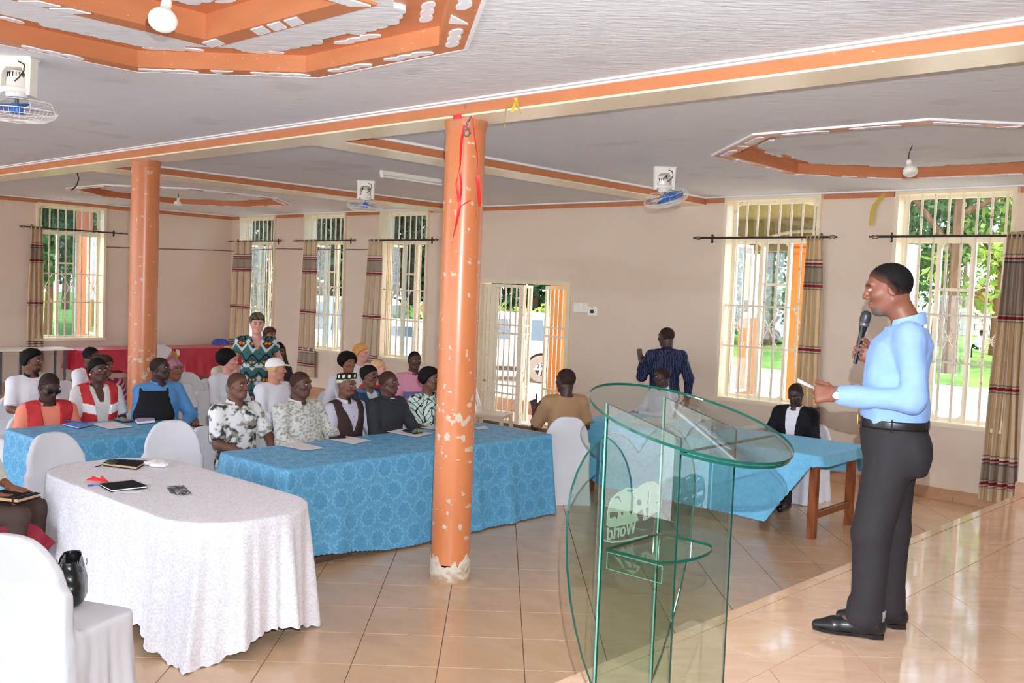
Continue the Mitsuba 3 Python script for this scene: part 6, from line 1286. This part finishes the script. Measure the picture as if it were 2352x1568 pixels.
gq = atz(360, 1065, ZTB+.01); S = SDF(gq-(.14, .14, .02), gq+(.14, .14, .07), .008); S.ell(gq, (.095, .07, .022), .01); S.noise(.022, 22, 4); S.op(lambda X, Y, Z: Z-ZTB+0*X+0*Y, gq-(.2, .2, .1), gq+(.2, .2, -.005), 0, 's', pad=.02); solo('crumpled_paper', S.mesh(0), 'white_paper', 'crumpled white paper beside the black diary', 'paper')
sheet([(258, 1128), (300, 1126), (330, 1131), (262, 1134)], 'white slip of paper in front of the spiral notebook', 'white_paper'); sheet([(318, 1102), (345, 1100), (352, 1110), (330, 1112)], 'small white card behind the spiral notebook', 'white_paper')
g0, g1 = atz(196, 1095, ZTB+.02), atz(252, 1108, ZTB+.008)
def redf(u, v):
    a = (v-.5)*1.5; L = .16*(1-.25*np.abs(np.sin(a*4)))*u; d = (g0-g1)[:2]/np.linalg.norm((g0-g1)[:2]); e_ = np.array([-d[1], d[0]])
    return np.moveaxis(np.stack([g1[0]+L*(d[0]*np.cos(a*.6)+e_[0]*np.sin(a*.6)), g1[1]+L*(d[1]*np.cos(a*.6)+e_[1]*np.sin(a*.6)), ZTB+.006+.030*u*(1-.5*u)+.012*np.sin(v*16)*u], -1), -1, 0)
m, _ = grid(redf, 20, 40); solo('red_ribbon_bow', m, 'red_ribbon', 'red folded ribbon lying behind the spiral notebook', 'ribbon', smooth=True)
k = thing('pen', 'blue ballpoint pen beside the spiral notebook', 'pen'); a, b = atz(201, 1115, ZTB+.006), atz(236, 1113, ZTB+.006); part(k, 'cap', tube([a, a+(b-a)*.4], .0055, 8), 'navy_plastic'); part(k, 'barrel', tube([a+(b-a)*.4, b], .0042, 8), 'blue_barrel')
# printed words on the white cloth
def words(txt, p, q, h, z=ZTB):
    a, b = atz(*p, z), atz(*q, z); m = meshkit.text_mesh(txt, h, .0008, bold=True); w = m.bounds[1][0]-m.bounds[0][0]; d = b-a; L = np.linalg.norm(d); m.apply_transform(np.diag([L/w, 1, 1, 1])); d /= L; m.apply_transform(mat(d, np.cross([0, 0, 1], d), (0, 0, 1), a)); return m
kk = thing('printed_words', 'grey printed lettering across the middle of the white tablecloth', 'lettering')
for t_, p, q, h in (('TEAM INKE', (442, 1135), (421, 1114), .055), ('LETTY EBLA', (427, 1136), (405, 1115), .055), ('KYAMBADDE', (404, 1132), (395, 1119), .03)): part(kk, 'line', words(t_, p, q, h), 'ink')
# left blue table
ZB_ = .756
k = book([(144, 973), (172, 967), (214, 972), (180, 981)], .012, 'blue and white exercise book with a pen on the left blue table', 'exercise_blue', name='exercise_book', z=ZB_)
solo('pen', tube([atz(146, 964, ZB_+.03), atz(200, 971, ZB_+.018)], .004, 7), 'navy_plastic', 'dark pen lying across the blue exercise book', 'pen')
sheet([(208, 973), (262, 968), (306, 980), (250, 985)], 'printed sheet between the exercise book and the phone on the left blue table', z=ZB_)
def phone(pts, label, z, bs='black_gloss', th=.009): return sheet(pts, label, bs, z, th, 'phone', 'phone')
phone([(260, 964), (281, 959), (307, 968), (284, 970)], 'black phone on the left blue table', ZB_)
book([(310, 962), (348, 952), (357, 964), (316, 968)], .024, 'lilac covered pocket book in front of the black bag', 'lilac_cover', name='pocket_book', z=ZB_)
# centre blue table
sheet([(638, 1022), (684, 1014), (746, 1029), (700, 1034)], 'white sheet in front of the man in the floral shirt', z=ZB_); sheet([(744, 1006), (790, 1000), (852, 1011), (812, 1020)], 'white sheet in front of the heavy man in the speckled shirt', z=ZB_)
phone([(755, 1003), (794, 1002), (794, 1006), (756, 1007)], 'black phone lying on the paper by the heavy man', ZB_+.003, th=.012)
sheet([(888, 991), (926, 984), (994, 995), (958, 1004)], 'white sheet under a phone and keys on the long blue table', z=ZB_)
phone([(925, 990), (945, 985), (972, 994), (952, 997)], 'dark phone under the bunch of keys on the long blue table', ZB_+.003, th=.012)
k = thing('keys', 'bunch of keys on the dark phone on the long blue table', 'keys'); c = atz(962, 988, ZB_+.02)
for i in range(4): part(k, 'key', xf(cat([lathe([(0, 0), (.011, 0), (.011, .003), (0, .003)], 12), box(.008, .05, -.003, .003, 0, .003)]), rotz(i*.9+.3, c+np.array([.0, .0, .003*i]))), 'steel' if i % 2 else 'gold')
part(k, 'key_ring', tube([c+(.016*math.cos(t), .016*math.sin(t), .01) for t in np.arange(14)*math.pi/7], .0013, 4, closed=True), 'steel')
sheet([(966, 982), (1005, 974), (1016, 980), (1000, 986)], 'white sheet beside the pillar on the long blue table', z=ZB_); sheet([(1090, 982), (1112, 978), (1124, 983), (1098, 987)], 'small paper right of the pillar on the long blue table', z=ZB_)
# right table
sheet([(1440, 968), (1490, 958), (1560, 966), (1500, 978)], 'white papers seen through the lectern top', z=ZB_); sheet([(1700, 980), (1752, 972), (1778, 978), (1722, 988)], 'white papers in front of the man in the black suit', z=ZB_)
book([(1600, 975), (1650, 966), (1690, 974), (1640, 985)], .012, 'pale exercise book on the light blue table', 'lilac_cover', name='exercise_book', z=ZB_)
# book on the lap at the left edge
bp = (PL1['TO'] @ np.r_[PL1['hip']+np.array([.30, -.02, .105]), 1])[:3]; k = thing('notebook', 'black notebook with cream page edges on the lap of the person at the left edge', 'book'); Bm = rotz(math.radians(28), bp)
part(k, 'pages', xf(box(-.135, .13, -.095, .095, -.010, .010), Bm), 'tan_pages'); part(k, 'cover', xf(cat([box(-.14, .14, -.1, .1, .010, .014), box(-.14, .14, -.1, .1, -.014, -.010)]), Bm), 'black_cloth'); part(k, 'elastic', xf(box(.09, .10, -.101, .101, -.015, .0155), Bm), 'black_gloss')
solo('covered_chair', cover_ply, None, 'burgundy covered chair under the person at the left edge', 'chair', to=TW(rotz(math.radians(40), (hx_-.02, hy_-.02, 0)) @ np.diag([1.12, 1.12, 1.06, 1]))); scene['covered_chair_%03d' % (count['covered_chair']-1)] = {**cover_ply, 'bsdf': {'type': 'ref', 'id': 'mat_burgundy'}, 'to_world': TW(rotz(math.radians(40), (hx_-.02, hy_-.02, 0)) @ np.diag([1.12, 1.12, 1.06, 1]))}
# handbag on the foreground chair
k = thing('handbag', 'black open handbag with silver rings on the foreground chair', 'handbag'); HB = rotz(math.radians(-30), tuple(atz(160, 1376, .455)[:2])+(.452,)) @ np.diag([.86, .9, .86, 1])
S = SDF((-.19, -.13, -.01), (.19, .13, .30), .0065); S.loft(np.array([0, .02, .10, .19, .26]), 0, [.150, .165, .168, .150, .140], [.070, .085, .088, .070, .050], .01, 3.2)
S.loft(np.array([.10, .19, .30]), 0, [.150, .138, .132], [.070, .058, .042], .0, 3.0, mode='s'); S.noise(.004, 16, 3); part(k, 'body', xf(S.mesh(1), HB), 'black_leather', smooth=True)
for sx_, sy_ in ((-.07, -.075), (.07, -.075), (-.07, .075), (.07, .075)): part(k, 'ring', xf(tube([(sx_+.016*math.cos(t), sy_*1.03, .205+.016*math.sin(t)) for t in np.arange(16)*math.pi/8], .0035, 6, closed=True), HB), 'steel')
part(k, 'strap', xf(tube([(.12, -.03, .22), (.20, -.06, .17), (.27, -.09, .10), (.33, -.12, .04), (.36, -.16, .012)], [.009]*5, 8), HB), 'black_leather'); part(k, 'lining', xf(box(-.11, .11, -.042, -.036, .19, .245), HB), 'lining')
# ---------------------------------------------------------------- plastic chairs
def plastic_chair(x, y, a, bs, label):
    k = thing('plastic_chair', label, 'chair'); B = rotz(math.radians(a), (x, y, 0)); P = lambda m: xf(m, B)
    m, _ = grid(lambda u, v: np.moveaxis(np.stack([-.22+.44*u, (-.22+.44*v)*(1-.05*u), .435-.022*np.sin(np.pi*v)*np.sin(np.pi*u)-.0*u], -1), -1, 0), 16, 16); m2 = m.copy(); m2.vertices -= (0, 0, .014); m2.invert(); part(k, 'seat', P(cat([m, m2, box(-.225, -.205, -.225, .225, .40, .44, .005), box(.205, .225, -.215, .215, .39, .44, .006), box(-.22, .22, -.228, -.208, .40, .44, .005), box(-.22, .22, .208, .228, .40, .44, .005)])), bs, smooth=30)
    for sx_, sy_ in ((-1, -1), (-1, 1), (1, -1), (1, 1)): part(k, 'leg', P(hull([(sx_*(.20+.035*(z < .1))+dx, sy_*(.195+.03*(z < .1))+dy, z) for z in (0, .43) for dx in (-.022, .022) for dy in (-.022, .022)])), bs)
    def bk(off):
        return lambda u, v: np.moveaxis(np.stack([-.205-.11*v+off-.03*np.sin(np.pi*u)*.8, (-.215+.43*u)*(1-.18*v**3), .44+.42*v-.05*(2*u-1)**4*v], -1), -1, 0)
    for i in range(5):
        u0, u1 = .14+.15*i, .14+.15*i+.10; g_, _ = grid(lambda u, v: bk(0)(u0+(u1-u0)*u, .05+.78*v), 4, 14); g2 = grid(lambda u, v: bk(-.012)(u0+(u1-u0)*u, .05+.78*v), 4, 14)[0]; g2.invert(); part(k, 'back_slat', P(cat([g_, g2])), bs, smooth=True)
    for u0, u1, v0, v1 in ((0, .11, 0, 1), (.89, 1, 0, 1), (0, 1, .82, 1), (0, 1, 0, .08)):
        g_ = grid(lambda u, v: bk(.004)(u0+(u1-u0)*u, v0+(v1-v0)*v), 14, 14)[0]; g2 = grid(lambda u, v: bk(-.016)(u0+(u1-u0)*u, v0+(v1-v0)*v), 14, 14)[0]; g2.invert(); part(k, 'back_frame', P(cat([g_, g2])), bs, smooth=True)
pq = atz(1118, 1005, 0); plastic_chair(-8.72, 9.30, 25, 'cream_plastic', 'cream plastic chair standing in front of the gate right of the pillar')
plastic_chair(-17.0, 10.42, 0, 'navy_chair', 'blue plastic chair at the far end of the red table')
# ---------------------------------------------------------------- ribbons, wires, sockets
def strip(pts, w, label, bs, t=6.555, name='ribbon', wdir=None, cat_='ribbon', twist=0.):
    P = np.array([EYE+ray(px, py)*(t+(q[2] if len(q) > 2 else 0)) for q in pts for px, py in [q[:2]]]); s = np.linspace(0, 1, len(P)); ss = np.linspace(0, 1, 28); Q = np.stack([np.interp(ss, s, P[:, i]) for i in range(3)], 1)
    a = np.stack([np.outer(np.cos(twist*ss), rt)+np.outer(np.sin(twist*ss), fw)])[0] if wdir is None else np.tile(wdir, (28, 1)); V = np.vstack([Q-a*w/2, Q+a*w/2]); i = np.arange(27); m = TM(V, np.vstack([np.stack([i, i+1, i+29], 1), np.stack([i, i+29, i+28], 1)]), process=False)
    return solo(name, m, bs, label, cat_, smooth=True)
strip([(1067, 287), (1059, 330), (1057, 380), (1052, 400), (1048, 420), (1052, 445), (1056, 475), (1049, 510), (1042, 540), (1038, 558)], .020, 'long red ribbon hanging down the left of the chipped pillar', 'red_ribbon', twist=5)
strip([(1057, 395), (1060, 425), (1058, 460), (1055, 476), (1066, 468), (1080, 459)], .016, 'looped red ribbon end sticking out on the chipped pillar', 'red_ribbon', twist=3)
strip([(1085, 268), (1090, 310), (1096, 352), (1097, 370), (1095, 405), (1094, 440), (1093, 498)], .008, 'thin red ribbon cord on the right of the chipped pillar', 'red_ribbon', twist=2)
strip([(1096, 403), (1099, 430), (1102, 472)], .024, 'short wide red ribbon on the right of the chipped pillar', 'red_ribbon', twist=.8)
strip([(1041, 269), (1062, 265), (1086, 262)], .030, 'red ribbon tied round the top of the chipped pillar', 'red_ribbon', wdir=up)
strip([(1184, 224), (1186, 236), (1172, 240), (1162, 250), (1161, 275), (1159, 294)], .022, 'gold ribbon hanging from the beam right of the pillar, long end', 'gold_ribbon', t=6.15, twist=2)
strip([(1176, 259), (1182, 240), (1186, 232), (1190, 246), (1197, 261)], .020, 'gold ribbon bow on the beam right of the pillar', 'gold_ribbon', t=6.14, twist=1)
pts = [aty(px, py, YB-.03) for px, py in ((2031, 444), (2022, 456), (2010, 470), (2004, 488), (2001, 518))]; a = np.array(pts); V = np.vstack([a-(.03, 0, 0), a+(.03, 0, 0)]); i = np.arange(4); solo('ribbon', TM(V, np.vstack([np.stack([i, i+1, i+6], 1), np.stack([i, i+6, i+5], 1)]), process=False), 'gold_ribbon', 'gold ribbon hanging from the cornice above the speaker', 'ribbon')
D6 = lambda px, py, t=6.545: EYE+ray(px, py)*t
solo('wire_hook', cat([tube([D6(*p) for p in ((1069, 236), (1070, 258), (1076, 262), (1082, 268), (1074, 280), (1071, 290), (1077, 297), (1080, 306), (1074, 313), (1066, 310), (1066, 301), (1073, 297))], .006, 7), tube([D6(1074, 244), D6(1078, 256), D6(1080, 262)], .003, 5)]), 'grey_metal', 'twisted grey wire hook at the top of the chipped pillar', 'hook', smooth=True)
solo('hanging_wire', tube([np.array(atz(177, 396, ZC))*1.0, *[EYE+ray(px, py)*np.linalg.norm((atz(177, 396, ZC)-EYE))*.995/np.linalg.norm(ray(177, 396)) for px, py in ((181, 410), (177, 424), (170, 432), (164, 437))]], .008, 6), 'dark_metal', 'loose dark wire hanging from the ceiling left of the far pillar', 'wire')
kw = thing('cable', 'thin brown cable running along the left and back walls below the rods', 'cable'); 
part(kw, 'run', tube([atx(px, py, XL+.012) for px, py in ((243, 567), (300, 569), (360, 571), (480, 574), (530, 576))], .010, 5), 'tan_rust'); part(kw, 'run', tube([(XL+.02, YB-.012, 2.64), *[aty(px, py, YB-.012) for px, py in ((640, 571), (690, 572), (860, 573))]], .009, 5), 'tan_rust')
kw = thing('socket_row', 'row of white wall sockets and switches right of the door', 'socket'); a, b = aty(1319, 700, YB), aty(1374, 714, YB)
for i in range(5):
    x = a[0]+(b[0]-a[0])*(i+.5)/5; z = 1.87-.045*(i > 2); part(kw, 'plate', box(x-.042, x+.042, YB-.03, YB, z-.07, z+.07, .006), 'white_enamel'); part(kw, 'switch', box(x-.012, x+.012, YB-.036, YB-.028, z-.022, z+.022, .003), 'white_plastic')
part(kw, 'plug', box(b[0]-.09, b[0]-.05, YB-.07, YB-.03, 1.80, 1.85, .006), 'black_gloss')
# crest on the red cloth
kc = thing('crest', 'colourful crest hanging on the front of the red satin cloth', 'crest'); pc_ = lambda *P: prism_yz([tuple(atx(px, py, -16.40)[1:]) for px, py in P], -16.42, -16.405)
part(kc, 'pale_bird', pc_((358, 792), (376, 790), (394, 800), (397, 812), (386, 822), (372, 826), (356, 822)), 'white_damask'); part(kc, 'rose_field', pc_((395, 804), (402, 812), (405, 830), (392, 832), (382, 824)), 'rose'); part(kc, 'gold_bird', pc_((398, 806), (406, 808), (409, 820), (411, 832), (403, 826)), 'gold'); part(kc, 'white_wing', pc_((405, 802), (412, 803), (414, 814), (409, 818), (406, 811)), 'white_damask')
# person on a chair out on the lawn
q = spot(2254, 45); person('distant person in white shirt sitting on a white chair outside the right window', q[0], q[1], 165, 1.02, SK['d2'], seat=.42, z0=GZ+.02, lean=-.25, fine=.011, bodyh=.02, eyes=False, head=(0, .1, 0), shirt=dict(sleeve='long', col=lin(214, 220, 236), hh=.018), sc=.95); plastic_chair(q[0]+.0, q[1], 165, 'white_plastic', 'white plastic chair on the lawn outside the right window')

b0 = [EYE+ray(px, py)*6.1 for px, py in ((-60, 1188), (10, 1192), (60, 1200), (100, 1214), (124, 1246))]; b1 = [EYE+ray(px, py)*6.05 for px, py in ((-60, 1400), (0, 1372), (30, 1330), (70, 1290), (102, 1268))]
m, _ = grid(lambda u, v: np.moveaxis(np.stack([np.interp(u, np.linspace(0, 1, 5), [q[i] for q in b0])*(1-v)+np.interp(u, np.linspace(0, 1, 5), [q[i] for q in b1])*v+(.02*np.sin(u*14+v*2)*fw[i]) for i in range(3)], -1), -1, 0), 40, 14)
solo('burgundy_cloth', m, 'burgundy', 'burgundy cloth hanging beside the knees of the person at the left edge', 'cloth', smooth=True)
